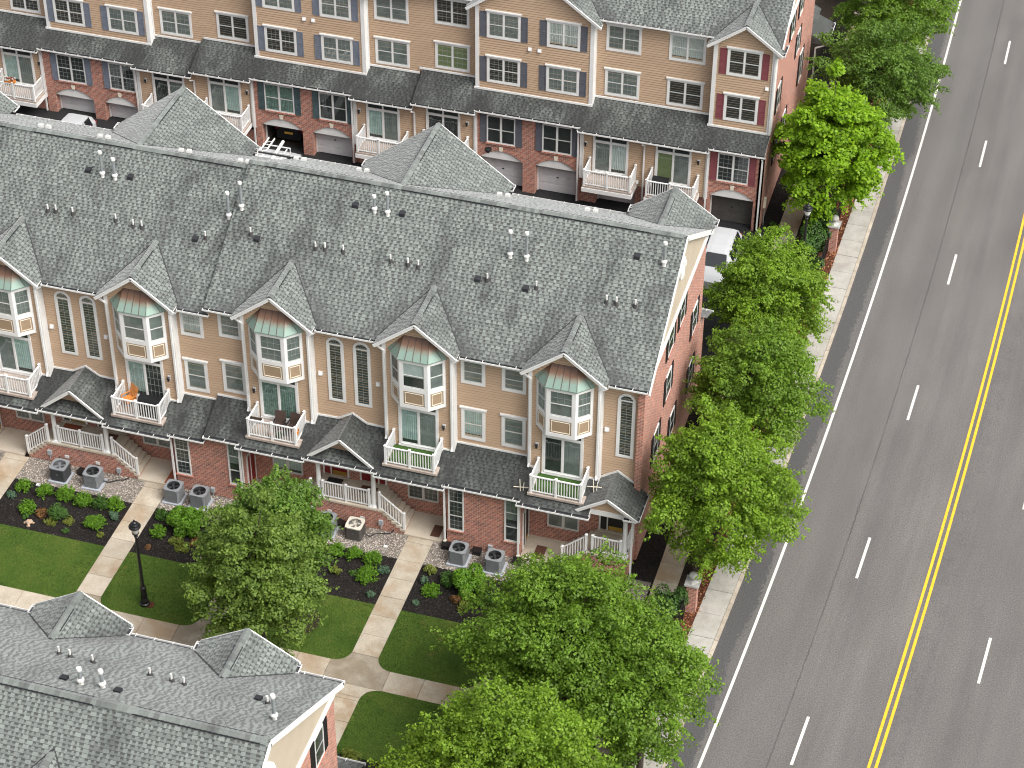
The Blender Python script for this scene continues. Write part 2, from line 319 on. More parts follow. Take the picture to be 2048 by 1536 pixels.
# ------------------------------------------------------------------ mesh building
class MB:
    def __init__(s): s.v = []; s.f = []; s.m = []; s.t = []
    def face(s, pts, mi=0, t=.5):
        k = len(s.v); s.v += [tuple(p) for p in pts]; s.f.append(tuple(range(k, k+len(pts)))); s.m.append(mi); s.t.append(t)
    def box(s, x0, x1, y0, y1, z0, z1, mi=0, t=.5):
        k = len(s.v); s.v += [(x0, y0, z0), (x1, y0, z0), (x1, y1, z0), (x0, y1, z0), (x0, y0, z1), (x1, y0, z1), (x1, y1, z1), (x0, y1, z1)]
        for q in ((3, 2, 1, 0), (4, 5, 6, 7), (0, 1, 5, 4), (1, 2, 6, 5), (2, 3, 7, 6), (3, 0, 4, 7)):
            s.f.append(tuple(k+i for i in q)); s.m.append(mi); s.t.append(t)
    def bar(s, p, q, w, h, up=(0, 0, 1), mi=0, t=.5):
        p = Vector(p); q = Vector(q); d = (q-p).normalized(); u = Vector(up); r = d.cross(u).normalized()*w/2; n = r.normalized().cross(d)*h/2
        k = len(s.v)
        for c in (p, q): s.v += [tuple(c-r-n), tuple(c+r-n), tuple(c+r+n), tuple(c-r+n)]
        for qd in ((0, 1, 2, 3), (7, 6, 5, 4), (0, 4, 5, 1), (1, 5, 6, 2), (2, 6, 7, 3), (3, 7, 4, 0)):
            s.f.append(tuple(k+i for i in qd)); s.m.append(mi); s.t.append(t)
    def cyl(s, p, q, r0, r1=None, n=10, mi=0, t=.5, caps=True):
        r1 = r0 if r1 is None else r1; p = Vector(p); q = Vector(q); d = (q-p).normalized()
        a = d.orthogonal().normalized(); b = d.cross(a); k = len(s.v)
        for c, r in ((p, r0), (q, r1)):
            for i in range(n):
                an = 2*math.pi*i/n; s.v.append(tuple(c + a*r*math.cos(an) + b*r*math.sin(an)))
        for i in range(n):
            j = (i+1) % n; s.f.append((k+i, k+j, k+n+j, k+n+i)); s.m.append(mi); s.t.append(t)
        if caps:
            s.f.append(tuple(k+i for i in reversed(range(n)))); s.m.append(mi); s.t.append(t)
            s.f.append(tuple(k+n+i for i in range(n))); s.m.append(mi); s.t.append(t)
    def lathe(s, prof, c=(0, 0, 0), n=14, mi=0, t=.5):
        k = len(s.v)
        for r, z in prof:
            for i in range(n):
                an = 2*math.pi*i/n; s.v.append((c[0]+r*math.cos(an), c[1]+r*math.sin(an), c[2]+z))
        for a in range(len(prof)-1):
            for i in range(n):
                j = (i+1) % n; s.f.append((k+a*n+i, k+a*n+j, k+(a+1)*n+j, k+(a+1)*n+i)); s.m.append(mi); s.t.append(t)
    def ext(s, pts, vec, mi=0, t=.5):           # prism: polygon (3-D points) swept by vec
        k = len(s.v); n = len(pts); s.v += [tuple(p) for p in pts]; s.v += [tuple(Vector(p)+Vector(vec)) for p in pts]
        s.f.append(tuple(range(k, k+n))); s.f.append(tuple(reversed(range(k+n, k+2*n)))); s.m += [mi, mi]; s.t += [t, t]
        for i in range(n):
            j = (i+1) % n; s.f.append((k+i, k+n+i, k+n+j, k+j)); s.m.append(mi); s.t.append(t)
    def mesh(s, name, mats, smooth=False, fix=False):
        me = bpy.data.meshes.new(name); me.from_pydata(s.v, [], s.f)
        for m in (mats if isinstance(mats, (list, tuple)) else [mats]): me.materials.append(M[m] if isinstance(m, str) else m)
        me.polygons.foreach_set('material_index', s.m)
        a = me.attributes.new('tint', 'FLOAT', 'FACE'); a.data.foreach_set('value', s.t)
        if smooth: me.polygons.foreach_set('use_smooth', [True]*len(s.f))
        if fix:
            bm = bmesh.new(); bm.from_mesh(me); bmesh.ops.recalc_face_normals(bm, faces=bm.faces); bm.to_mesh(me); bm.free()
        me.update(); return me
    def build(s, name, mats, parent=None, kind=None, **k):
        return put(s.mesh(name, mats, **k), name, parent, kind)
def put(me, name, parent=None, kind=None, loc=(0, 0, 0), rz=0.0):
    """world location; a parent's own offset is taken out (parents are never rotated unless their parts are built in local space)"""
    o = bpy.data.objects.new(name, me); COL.objects.link(o)
    o.location = loc; o.rotation_euler = (0, 0, rz)
    if parent is not None:
        o.parent = parent
        if parent.get('_w'): o.location = Vector(loc) - Vector(parent['_w'])
    if kind: o['kind'] = kind
    return o
def sub(me, name, parent, loc=(0, 0, 0), kind=None, rz=0):
    o = bpy.data.objects.new(name, me); COL.objects.link(o); o.parent = parent; o.location = loc; o.rotation_euler = (0, 0, rz)
    if kind: o['kind'] = kind
    return o
def thing(name, label, cat, loc=(0, 0, 0), rz=0, group=None, world=False):
    o = bpy.data.objects.new(name, None); COL.objects.link(o); o.location = loc; o.rotation_euler = (0, 0, rz); o.empty_display_size = .2
    o['label'] = label; o['category'] = cat
    if group: o['group'] = group
    if world: o['_w'] = list(loc)
    return o
def tag(o, label, cat, group=None):
    o['label'] = label; o['category'] = cat
    if group: o['group'] = group
    return o
def copy_tree(o, parent=None):
    c = o.copy(); COL.objects.link(c)
    if parent is not None: c.parent = parent
    for ch in list(o.children): copy_tree(ch, c)
    return c
def stuffmesh(name, V, F, T, mat, parent=None, kind='stuff', loc=(0, 0, 0)):
    """V (n,3) vertices, F (m,k) faces, T (m) tints"""
    me = bpy.data.meshes.new(name); nV, nF, k = len(V), len(F), F.shape[1]
    me.vertices.add(nV); me.vertices.foreach_set('co', np.ascontiguousarray(V, np.float32).ravel())
    me.loops.add(nF*k); me.loops.foreach_set('vertex_index', np.ascontiguousarray(F, np.int32).ravel())
    me.polygons.add(nF); me.polygons.foreach_set('loop_start', np.arange(0, nF*k, k, dtype=np.int32))
    me.update(calc_edges=True); me.materials.append(M[mat])
    a = me.attributes.new('tint', 'FLOAT', 'FACE'); a.data.foreach_set('value', np.ascontiguousarray(T, np.float32))
    me.validate()
    o = bpy.data.objects.new(name, me); COL.objects.link(o); o.location = loc
    if parent is not None: o.parent = parent
    if kind: o['kind'] = kind
    return o

# ------------------------------------------------------------------ the road's course
_py = np.array([60, 64, 71.2, 85.9, 90, 102.7, 115, 127, 135.]); _px = np.array([-10.28, -10.02, -9.57, -8.77, -8.58, -8.22, -8.08, -8.05, -8.1])
_pc = np.polyfit((_py-95)/40, _px, 3)
def xw(y):
    yy = min(max(y, 56.), 136.); s = (yy-95)/40; x = np.polyval(_pc, s)
    return float(x + (y-yy)*np.polyval(np.polyder(_pc), s)/40)
def struct(o): o['kind'] = 'structure'; return o
def sheet(name, x0, x1, y0, y1, z, mat):
    b = MB(); b.face([(x0, y0, z), (x1, y0, z), (x1, y1, z), (x0, y1, z)]); return struct(b.build(name, mat))
def polysheet(name, pts, z, mat, thick=0.0):
    b = MB()
    if thick: b.ext([(x, y, z) for x, y in pts], (0, 0, -thick))
    else: b.face([(x, y, z) for x, y in pts])
    return b
ROADZ = -.12
sheet('ground', -1500, 1500, -1200, 1800, -.35, 'soil')
b = MB(); ys = list(np.arange(-60, 300, 4.0))
bv = MB()
def band(b, o0, o1, z0, z1=None, ys=ys, mi=0, t=.5, w0=None):
    for a, c in zip(ys[:-1], ys[1:]):
        b.face([(xw(a)+o0, a, z0), (xw(a)+o1, a, z0), (xw(c)+o1, c, z0), (xw(c)+o0, c, z0)], mi, t)
band(b, -1.32, 15.3, ROADZ)
me = b.mesh('road', 'asphalt'); uvl = me.uv_layers.new(name='UVMap')
for lp in me.loops:
    co = me.vertices[lp.vertex_index].co; uvl.data[lp.index].uv = (co.x - xw(co.y), co.y)
road = put(me, 'road'); struct(road)
def road_strip(name, off, w, y0, y1, mat):
    b = MB(); n = max(1, int((y1-y0)/3)); yy = np.linspace(y0, y1, n+1)
    for a, c in zip(yy[:-1], yy[1:]):
        b.face([(xw(a)+off-w/2, a, ROADZ+.004), (xw(a)+off+w/2, a, ROADZ+.004), (xw(c)+off+w/2, c, ROADZ+.004), (xw(c)+off-w/2, c, ROADZ+.004)])
    return b.build(name, mat, road)
road_strip('edge_line', 0, .13, -50, 290, 'line_white')
road_strip('centre_line', 6.82, .13, -50, 290, 'line_yellow'); road_strip('centre_line', 7.12, .13, -50, 290, 'line_yellow')
for k in range(-6, 12):
    y = 68.2 - 3 + 12.2*k + .1*0
    road_strip('lane_dash', 3.68, .13, y, y+2.95, 'line_white')
    road_strip('lane_dash', 10.3, .13, y+7.1, y+10.1, 'line_white')
# land west of the road, and east
b = MB()
for a, c in zip(ys[:-1], ys[1:]): b.face([(-600, a, -.03), (xw(a)-2.6, a, -.03), (xw(c)-2.6, c, -.03), (-600, c, -.03)])
struct(b.build('terrain', 'soil'))
b = MB()
for a, c in zip(ys[:-1], ys[1:]): b.face([(xw(a)+15.3, a, -.02), (600, a, -.02), (600, c, -.02), (xw(c)+15.3, c, -.02)])
struct(b.build('terrain', 'grass'))
# kerb: one stone after another (3 m), sidewalk slabs (1.53 m)
kerb = thing('kerb', 'pale stone kerb between the pavement and the asphalt road', 'kerb', (0, 0, 0)); kerb['kind'] = 'structure'
y = 34.0 + .0
def yparr(off, step, lo, hi): return [off+step*k for k in range(int((lo-off)/step)-1, int((hi-off)/step)+2)]
for y in yparr(101.43, 2.5, 30, 150):
    b = MB(); a, c = y+.012, y+2.5-.012
    p = [(xw(a)-1.47, a), (xw(a)-1.30, a), (xw(c)-1.30, c), (xw(c)-1.47, c)]
    b.ext([(x, yy, ROADZ-.05) for x, yy in p], (0, 0, .155+.005*random.random())); o = b.build('kerb_stone', 'kerb', kerb, fix=True)
walk = thing('pavement', 'concrete slab pavement along the road', 'pavement'); walk['kind'] = 'structure'
for i, y in enumerate(yparr(102.66, 1.56, 30, 150)):
    b = MB(); g = .024 if i % 2 else .010; a, c = y+g, y+1.56-.008
    p = [(xw(a)-2.68, a), (xw(a)-1.485, a), (xw(c)-1.485, c), (xw(c)-2.68, c)]
    b.ext([(x, yy, -.06) for x, yy in p], (0, 0, .06+.004*random.random())); b.build('slab', 'concrete', walk, fix=True)
# leaf-strewn strip between the fence and the pavement
b = MB()
for a, c in zip(ys[:-1], ys[1:]): b.face([(xw(a)-3.6, a, -.018), (xw(a)-2.69, a, -.018), (xw(c)-2.69, c, -.018), (xw(c)-3.6, c, -.018)])
struct(b.build('mulch_strip', 'redmulch'))
# side path past the end walls
spath = thing('side_path', 'concrete path past the brick end walls', 'path'); spath['kind'] = 'structure'
for i, y in enumerate(np.arange(57, 132, 1.25)):
    b = MB(); b.box(-14.5, -13.38, y+.01, y+1.24, -.06, .004); b.build('slab', 'path', spath)
sheet('side_mulch_bed', -15.7, -14.52, 57, 130, -.012, 'mulch')
sheet('driveway', -90, -15.2, 89.2, 104.2, -.004, 'drive')
sheet('driveway_end', -15.2, -13.4, 93.0, 101.2, -.008, 'path')

# ------------------------------------------------------------------ garden court
WALKS = [(-47.45, -46.18), (-39.93, -38.70), (-33.75, -32.5), (-26.42, -25.17), (-20.35, -19.1)]
def rounded(x0, x1, y0, y1, rr):
    """rr: radii at corners (x0y0, x1y0, x1y1, x0y1)"""
    pts = []
    for (cx, cy, sx, sy, r, a0) in ((x0, y0, 1, 1, rr[0], 180), (x1, y0, -1, 1, rr[1], 270), (x1, y1, -1, -1, rr[2], 0), (x0, y1, 1, -1, rr[3], 90)):
        if r <= 0: pts.append((cx, cy)); continue
        ox, oy = cx+sx*r, cy+sy*r
        for k in range(7):
            an = R(a0+15*k); pts.append((ox+r*math.cos(an), oy+r*math.sin(an)))
    return pts
lawns = []
xs = [-62] + [v for w in WALKS for v in w] + [-14.6]
LAWN_PTS = []
for i in range(0, len(xs), 2):
    x0, x1 = xs[i], xs[i+1]
    r = .75; first = i == 0; last = i >= len(xs)-2
    polysheet('', rounded(x0, x1, 65.3, 69.12, (0 if first else r, 0 if last else r, 0, 0)), .012, 'grass').build('lawn', 'grass')['kind'] = 'structure'
    LAWN_PTS.append((x0, x1, 65.3, 69.12))
    sheet('mulch_bed', x0, x1, 69.12, 72.32, .002, 'mulch')
    sheet('gravel_bed', x0, x1, 72.32, 74.2, .004, 'gravelbed')
    polysheet('', rounded(x0, x1, 60.12, 64.08, (0, 0, 0 if last else r, 0 if first else r)), .012, 'grass').build('lawn', 'grass')['kind'] = 'structure'
    LAWN_PTS.append((x0, x1, 60.12, 64.08))
    sheet('mulch_bed', x0, x1, 55.2, 60.12, .002, 'mulch')
gp = thing('garden_path', 'pale concrete paths crossing the garden court', 'path'); gp['kind'] = 'structure'
for i, (x0, x1) in enumerate(WALKS):
    for j, y in enumerate(np.arange(65.95, 73.8, 1.27)):
        y1 = min(y+1.27, 73.93)
        b = MB(); b.box(x0, x1, y+.006+(.006 if j % 3 == 0 else 0), y1-.008, -.05, .02)
        b.build('slab', 'patio' if (i == 1 and j in (0, )) else 'path', gp)
    for j, y in enumerate(np.arange(55.4, 63.3, 1.3)):
        b = MB(); b.box(x0, x1, y+.01, min(y+1.3, 63.42)-.008, -.05, .02); b.build('slab', 'path', gp)
    # junction with its flared corners, damp in the middle
    m = MB(); cx = (x0+x1)/2; r = .76
    pts = [(x0-r, 64.08), (x1+r, 64.08), (x1+r, 65.3)] + [(x1+r-r*math.sin(R(a)), 65.3+r-r*math.cos(R(a))) for a in range(0, 91, 15)][1:-1] + [(x1, 65.94), (x0, 65.94)] + [(x0-r+r*math.sin(R(a)), 65.3+r-r*math.cos(R(a))) for a in range(75, 0, -15)] + [(x0-r, 65.3)]
    m.ext([(x, y, -.05) for x, y in pts], (0, 0, .068)); m.build('junction_slab', 'wet', gp, fix=True)
    m = MB(); pts = [(x0-r, 64.07), (x1+r, 64.07)] + [(x1+r-r*math.sin(R(a)), 64.07-r+r*math.cos(R(a))) for a in range(15, 91, 15)] + [(x1, 63.43), (x0, 63.43)] + [(x0-r+r*math.sin(R(a)), 64.07-r+r*math.cos(R(a))) for a in range(75, 0, -15)]
    m.ext([(x, y, -.05) for x, y in pts], (0, 0, .067)); m.build('junction_slab', 'path', gp, fix=True)
segs = [-62.0] + [v for x0, x1 in WALKS for v in (x0-.77, x1+.77)] + [-14.55]
for i in range(0, len(segs), 2):
    a, c = segs[i], segs[i+1]; n = max(1, round((c-a)/1.5)); e = np.linspace(a, c, n+1)
    for p, q in zip(e[:-1], e[1:]):
        b = MB(); b.box(p+.01, q-.01, 64.085, 65.295, -.05, .018); b.build('slab', 'path', gp)

# grass blades, pebbles, mulch chips, litter: real pieces nobody could count
def tris_on(n, rect, z, size, h, tintf, mat, name, up=True, excl=None):
    x0, x1, y0, y1 = rect
    P = np.stack([NR.uniform(x0, x1, n), NR.uniform(y0, y1, n), np.full(n, z)], 1)
    if excl is not None: P = P[~excl(P)]; n = len(P)
    a = NR.uniform(0, 2*np.pi, n); d = np.stack([np.cos(a), np.sin(a), np.zeros(n)], 1)*size*NR.uniform(.6, 1.3, (n, 1))
    top = np.stack([NR.normal(0, .35, n), NR.normal(0, .35, n), np.ones(n)], 1)*h*NR.uniform(.6, 1.3, (n, 1))
    V = np.stack([P-d/2, P+d/2, P+top], 1).reshape(-1, 3); F = np.arange(3*n).reshape(-1, 3)
    return V, F, tintf(P)
def merge(parts):
    V = []; F = []; T = []; k = 0
    for v, f, t in parts: V.append(v); F.append(f+k); T.append(t); k += len(v)
    return np.concatenate(V), np.concatenate(F), np.concatenate(T)
def gt(P): return np.clip(.45+.25*np.sin(P[:, 0]*1.3+np.sin(P[:, 1]*2.1))+NR.normal(0, .2, len(P)), 0, 1)
parts = []
for (x0, x1, y0, y1) in LAWN_PTS:
    if x1 < -53: continue
    x0 = max(x0, -50); r = .8
    def ex(P, x0=x0, x1=x1, y0=y0, y1=y1):
        o = np.zeros(len(P), bool); yc = y0 if y0 > 64 else y1; s = 1 if y0 > 64 else -1
        for xc, sx in ((x0, 1), (x1, -1)):
            dx = (P[:, 0]-xc)*sx; dy = (P[:, 1]-yc)*s
            o |= (dx < .75) & (dy < .75) & ((dx-.75)**2+(dy-.75)**2 > .72**2)
        return o
    parts.append(tris_on(int((x1-x0)*(y1-y0)*330), (x0+.02, x1-.02, y0+.02, y1-.02), .01, .035, .055, gt, None, None, excl=ex))
V, F, T = merge(parts); stuffmesh('grass', V, F, T, 'blades')
def octas(n, rect, z, s, name, mat, flat=.6, excl=None, tp=1.0, parent=None):
    x0, x1, y0, y1 = rect
    P = np.stack([NR.uniform(x0, x1, n), NR.uniform(y0, y1, n), np.full(n, z)], 1)
    if excl is not None: P = P[~excl(P)]; n = len(P)
    a = NR.uniform(0, np.pi, n); sz = s*NR.uniform(.6, 1.4, n)
    ca, sa = np.cos(a)*sz, np.sin(a)*sz; k = NR.uniform(.5, .9, n)
    A = np.stack([ca, sa, np.zeros(n)], 1); B = np.stack([-sa*k, ca*k, np.zeros(n)], 1); C = np.stack([np.zeros(n), np.zeros(n), sz*flat], 1)
    V = np.stack([P+A, P+B, P-A, P-B, P+C], 1).reshape(-1, 3)
    F = np.array([[0, 1, 4], [1, 2, 4], [2, 3, 4], [3, 0, 4]])[None]+5*np.arange(n)[:, None, None]
    return V, F.reshape(-1, 3), np.repeat(NR.beta(1.2, 1.4, n)**tp, 4)
parts = []
for i in range(0, len(xs), 2):
    x0, x1 = max(xs[i], -50), xs[i+1]
    if x1 < -50: continue
    parts.append(octas(int((x1-x0)*1.7*420), (x0+.03, x1-.03, 72.3, 73.98), .008, .032, '', ''))
V, F, T = merge(parts); stuffmesh('gravel_pebbles', V, F, T, 'pebble')
parts = []
for i in range(0, len(xs), 2):
    x0, x1 = max(xs[i], -50), xs[i+1]
    if x1 < -50: continue
    for ya, yb in ((69.1, 72.33), (55.3, 60.1)): parts.append(octas(int((x1-x0)*(yb-ya)*150), (x0, x1, ya, yb), .004, .035, '', '', .35))
parts.append(octas(6000, (-15.6, -14.5, 58, 125), -.01, .035, '', '', .35))
V, F, T = merge(parts); stuffmesh('mulch_chips', V, F, T, 'chips')
yy = NR.uniform(55, 130, 9000); n = len(yy); xx = np.array([xw(v) for v in yy])-NR.beta(1.3, 1.1, n)*1.0-2.6
P = np.stack([xx, yy, np.full(n, -.006)+NR.uniform(0, .03, n)], 1); a = NR.uniform(0, 6.28, n); s = NR.uniform(.025, .06, n)
A = np.stack([np.cos(a)*s, np.sin(a)*s, NR.normal(0, .01, n)], 1); Bv = np.stack([-np.sin(a)*s*.6, np.cos(a)*s*.6, NR.normal(0, .012, n)], 1)
V = np.stack([P+A, P+Bv, P-A, P-Bv], 1).reshape(-1, 3); stuffmesh('leaf_litter', V, np.arange(4*n).reshape(-1, 4), NR.uniform(0, 1, n), 'litter')

# ------------------------------------------------------------------ building pieces
EXPO = .165
def shingles(parent, P0, U, V, Lv, rng, mat='roof', name='roof_shingles', dirt=None):
    """laid course by course: a darker course strip, raised light tabs, dark notches between"""
    U = np.array(U, float); V = np.array(V, float); U /= np.linalg.norm(U); V /= np.linalg.norm(V); P0 = np.array(P0, float)
    N = np.cross(U, V)
    if N[2] < 0: N = -N
    Q = []; T = []
    def q(u0, u1, v0, v1, h0, h1, t):
        Q.append((P0+U*u0+V*v0+N*h0, P0+U*u1+V*v0+N*h0, P0+U*u1+V*v1+N*h1, P0+U*u0+V*v1+N*h1)); T.append(t)
    def riser(u0, u1, v0, ha, hb, t):
        Q.append((P0+U*u0+V*v0+N*ha, P0+U*u1+V*v0+N*ha, P0+U*u1+V*v0+N*hb, P0+U*u0+V*v0+N*hb)); T.append(t)
    _q = [0]
    def dk(t, u, v):
        if dirt is None: return t
        d = dirt(u, v); return t*(1-.72*min(1, d*rnd.uniform(.55, 1.25))) if d > .02 else t
    nc = int(math.ceil(Lv/EXPO)); rnd = random.Random(int(abs(P0.sum())*100) % 9973)
    for c in range(nc):
        v0 = c*EXPO; v1 = min(v0+EXPO, Lv); vm = (v0+v1)/2; rowt = rnd.uniform(-.05, .05)
        for (a, b_) in rng(vm):
            if b_-a < .02: continue
            nseg = max(1, int((b_-a)/.5)) if dirt else 1
            for k_ in range(nseg):
                ua, ub = a+(b_-a)*k_/nseg, a+(b_-a)*(k_+1)/nseg; q(ua, ub, v0, v1, .020, .006, dk(.55+rowt, (ua+ub)/2, vm))
            riser(a, b_, v0, -.004, .020, .10); q(a, b_, v0+(v1-v0)*.86, v1, .024, .0185, .06)
            u = a - rnd.uniform(0, .2)
            while u < b_:
                w = rnd.choice((.09, .12, .16, .22)); g = rnd.choice((.08, .10, .13, .17))
                s, e = max(u, a), min(u+w, b_)
                if e-s > .015:
                    t = .72+rowt+rnd.uniform(-.16, .2)
                    q(s, e, v0-.004, v0+(v1-v0)*.87, .032, .024, dk(t, s, vm)); riser(s, e, v0-.004, .0, .032, .12)
                gs, ge = max(u+w, a), min(u+w+g, b_)
                if ge-gs > .015: q(gs, ge, v0+(v1-v0)*.5, v1, .027, .019, .0+rnd.uniform(0, .12))
                u += w+g
    if not Q: return None
    A = np.array(Q).reshape(-1, 3)
    o = stuffmesh(name, A, np.arange(len(A)).reshape(-1, 4), np.array(T), mat, None, 'stuff')
    if parent is not None:
        o.parent = parent
        if parent.get('_w'): o.location = -Vector(parent['_w'])
    return o
def ridge_caps(parent, p, q, mat='roof', step=.2, hw=.15, drop=.09, vent=None):
    p = Vector(p); q = Vector(q); d = (q-p); n = max(1, int(d.length/step)); d.normalize(); s = d.cross(Vector((0, 0, 1))).normalized(); b = MB()
    for i in range(n):
        a = p+d*step*i; c = a+d*(step+.03); t = random.choice((.55, .65, .75, .6, .4)); za, zc = (.045, .03) if not vent else (.085, .07)
        for sg in (1, -1):
            b.face([a+Vector((0, 0, za)), c+Vector((0, 0, zc)), c+s*sg*hw+Vector((0, 0, zc-drop)), a+s*sg*hw+Vector((0, 0, za-drop))], 0, t)
            b.face([a+Vector((0, 0, za)), a+s*sg*hw+Vector((0, 0, za-drop)), a+s*sg*hw+Vector((0, 0, za-drop-.02)), a+Vector((0, 0, za-.02))], 0, .1)
    if vent:
        m = MB(); L = (q-p).length; k = vent[0]
        while k < L-1: m.bar(p+d*k+Vector((0, 0, -.025)), p+d*min(L-.3, k+vent[1])+Vector((0, 0, -.025)), hw*2+.01, .05); k += vent[1]+vent[2]
        m.build('ridge_vent', 'boxvent', parent)
    return b.build('ridge_cap', mat, parent, 'stuff')
def siding(parent, y, z0, z1, xr, face=-1, axis='y', mat='siding', ex=.15):
    """clapboards as real laps; xr(z) gives (xa, xb)"""
    b = MB(); n = max(1, int(round((z1-z0)/ex))); e = (z1-z0)/n
    for i in range(n):
        za = z0+i*e; zb = za+e; a0, b0 = xr(za); a1, b1 = xr(zb)
        if b0-a0 < .01: continue
        if b1 < a1: a1 = b1 = (a0+b0)/2
        o1, o2 = face*.026, face*.004
        def p(x, yy, z): return (x, yy, z) if axis == 'y' else (yy, x, z)
        b.face([p(a0, y+o1, za), p(b0, y+o1, za), p(b1, y+o2, zb-.03), p(a1, y+o2, zb-.03)])
        b.face([p(a1, y+o2, zb-.03), p(b1, y+o2, zb-.03), p(b1, y+o2*.3, zb), p(a1, y+o2*.3, zb)], 1)  # top strip of the board: lap shadow put in as darker colour
        b.face([p(a0, y, za), p(b0, y, za), p(b0, y+o1, za), p(a0, y+o1, za)])
    return b.build('siding_boards', [mat, 'siding_lap_shade'], parent, 'stuff')
def gutter(parent, x0, x1, y, z, face=-1, axis='y', w=.15, h=.10):
    """open K gutter with strap hangers; outer lip at y+face*w"""
    b = MB(); lo, hi = min(y, y+face*w), max(y, y+face*w)
    def bx(a, c, d, e, f, g, mi=0):
        if axis == 'y': b.box(a, c, d, e, f, g, mi)
        else: b.box(d, e, a, c, f, g, mi)
    bx(x0, x1, lo, hi, z-h, z-h+.012, 1)
    out = (lo, lo+.02) if face < 0 else (hi-.02, hi)
    bx(x0, x1, out[0], out[1], z-h+.0125, z)
    inn = (hi-.012, hi) if face < 0 else (lo, lo+.012)
    bx(x0, x1, inn[0], inn[1], z-h+.0125, z+.01, 1)
    bx(x0, x0+.012, lo+.021, hi-.013, z-h+.0125, z-.002); bx(x1-.012, x1, lo+.021, hi-.013, z-h+.0125, z-.002)
    k = x0+.3
    while k < x1-.1: bx(k, k+.025, lo-.004, hi+.02, z+.001, z+.014); k += .78
    return b.build('gutter', ['white', 'gutter_in'], parent)
def downspout(parent, pts, w=.085):
    b = MB()
    for p, q in zip(pts[:-1], pts[1:]):
        d = Vector(q)-Vector(p); up = (0, 1, 0) if abs(d.z) > abs(d.y)+abs(d.x) else (0, 0, 1)
        b.bar(p, q, w, w*.8, up)
    return b.build('downspout', 'white', parent)

_wc = {}
def curtain_mesh(w, h, kind):
    key = ('c', round(w, 2), round(h, 2), kind)
    if key in _wc: return _wc[key]
    b = MB(); y = -.022
    if kind in ('drape', 'sheer', 'green_drape'):
        n = max(6, int(w/.05)); ex = [w*i/n for i in range(n+1)]
        zb = .12*h if kind != 'green_drape' else 0
        for i in range(n): b.face([(ex[i], y+.008*math.cos(i*math.pi), zb+(.03 if i % 3 else 0)), (ex[i+1], y-.008*math.cos(i*math.pi), zb+(.03 if (i+1) % 3 else 0)), (ex[i+1], y-.008*math.cos(i*math.pi), h), (ex[i], y+.008*math.cos(i*math.pi), h)], 0)
        b.face([(0, -.010, 0), (w, -.010, 0), (w, -.010, h), (0, -.010, h)], 1)
        me = b.mesh('curtain', [kind, 'dark_room'])
    elif kind in ('blind', 'olive_blind', 'halfblind'):
        zb = .5*h if kind == 'halfblind' else .04; n = int((h-zb)/.06)
        for i in range(n):
            z = zb+i*(h-zb)/n; z2 = zb+(i+1)*(h-zb)/n
            b.face([(0, y-.006, z), (w, y-.006, z), (w, y+.004, z2), (0, y+.004, z2)], 0)
        b.face([(0, -.010, 0), (w, -.010, 0), (w, -.010, h), (0, -.010, h)], 1)
        me = b.mesh('blind', ['olive_blind' if kind == 'olive_blind' else 'blind', 'dark_room'])
    else:
        b.face([(0, y, 0), (w, y, 0), (w, y, h), (0, y, h)]); me = b.mesh('dark_interior', 'dark_room')
    _wc[key] = me; return me
def quad_mesh(name, w, h, mat, y):
    key = (name, round(w, 3), round(h, 3), mat, y)
    if key not in _wc:
        b = MB(); b.face([(0, y-.004, 0), (w, y-.004, 0), (w, y-.004, h), (0, y-.004, h)]) if mat == 'glass' else b.box(0, w, y-.004, y, 0, h); _wc[key] = b.mesh(name, mat)
    return _wc[key]
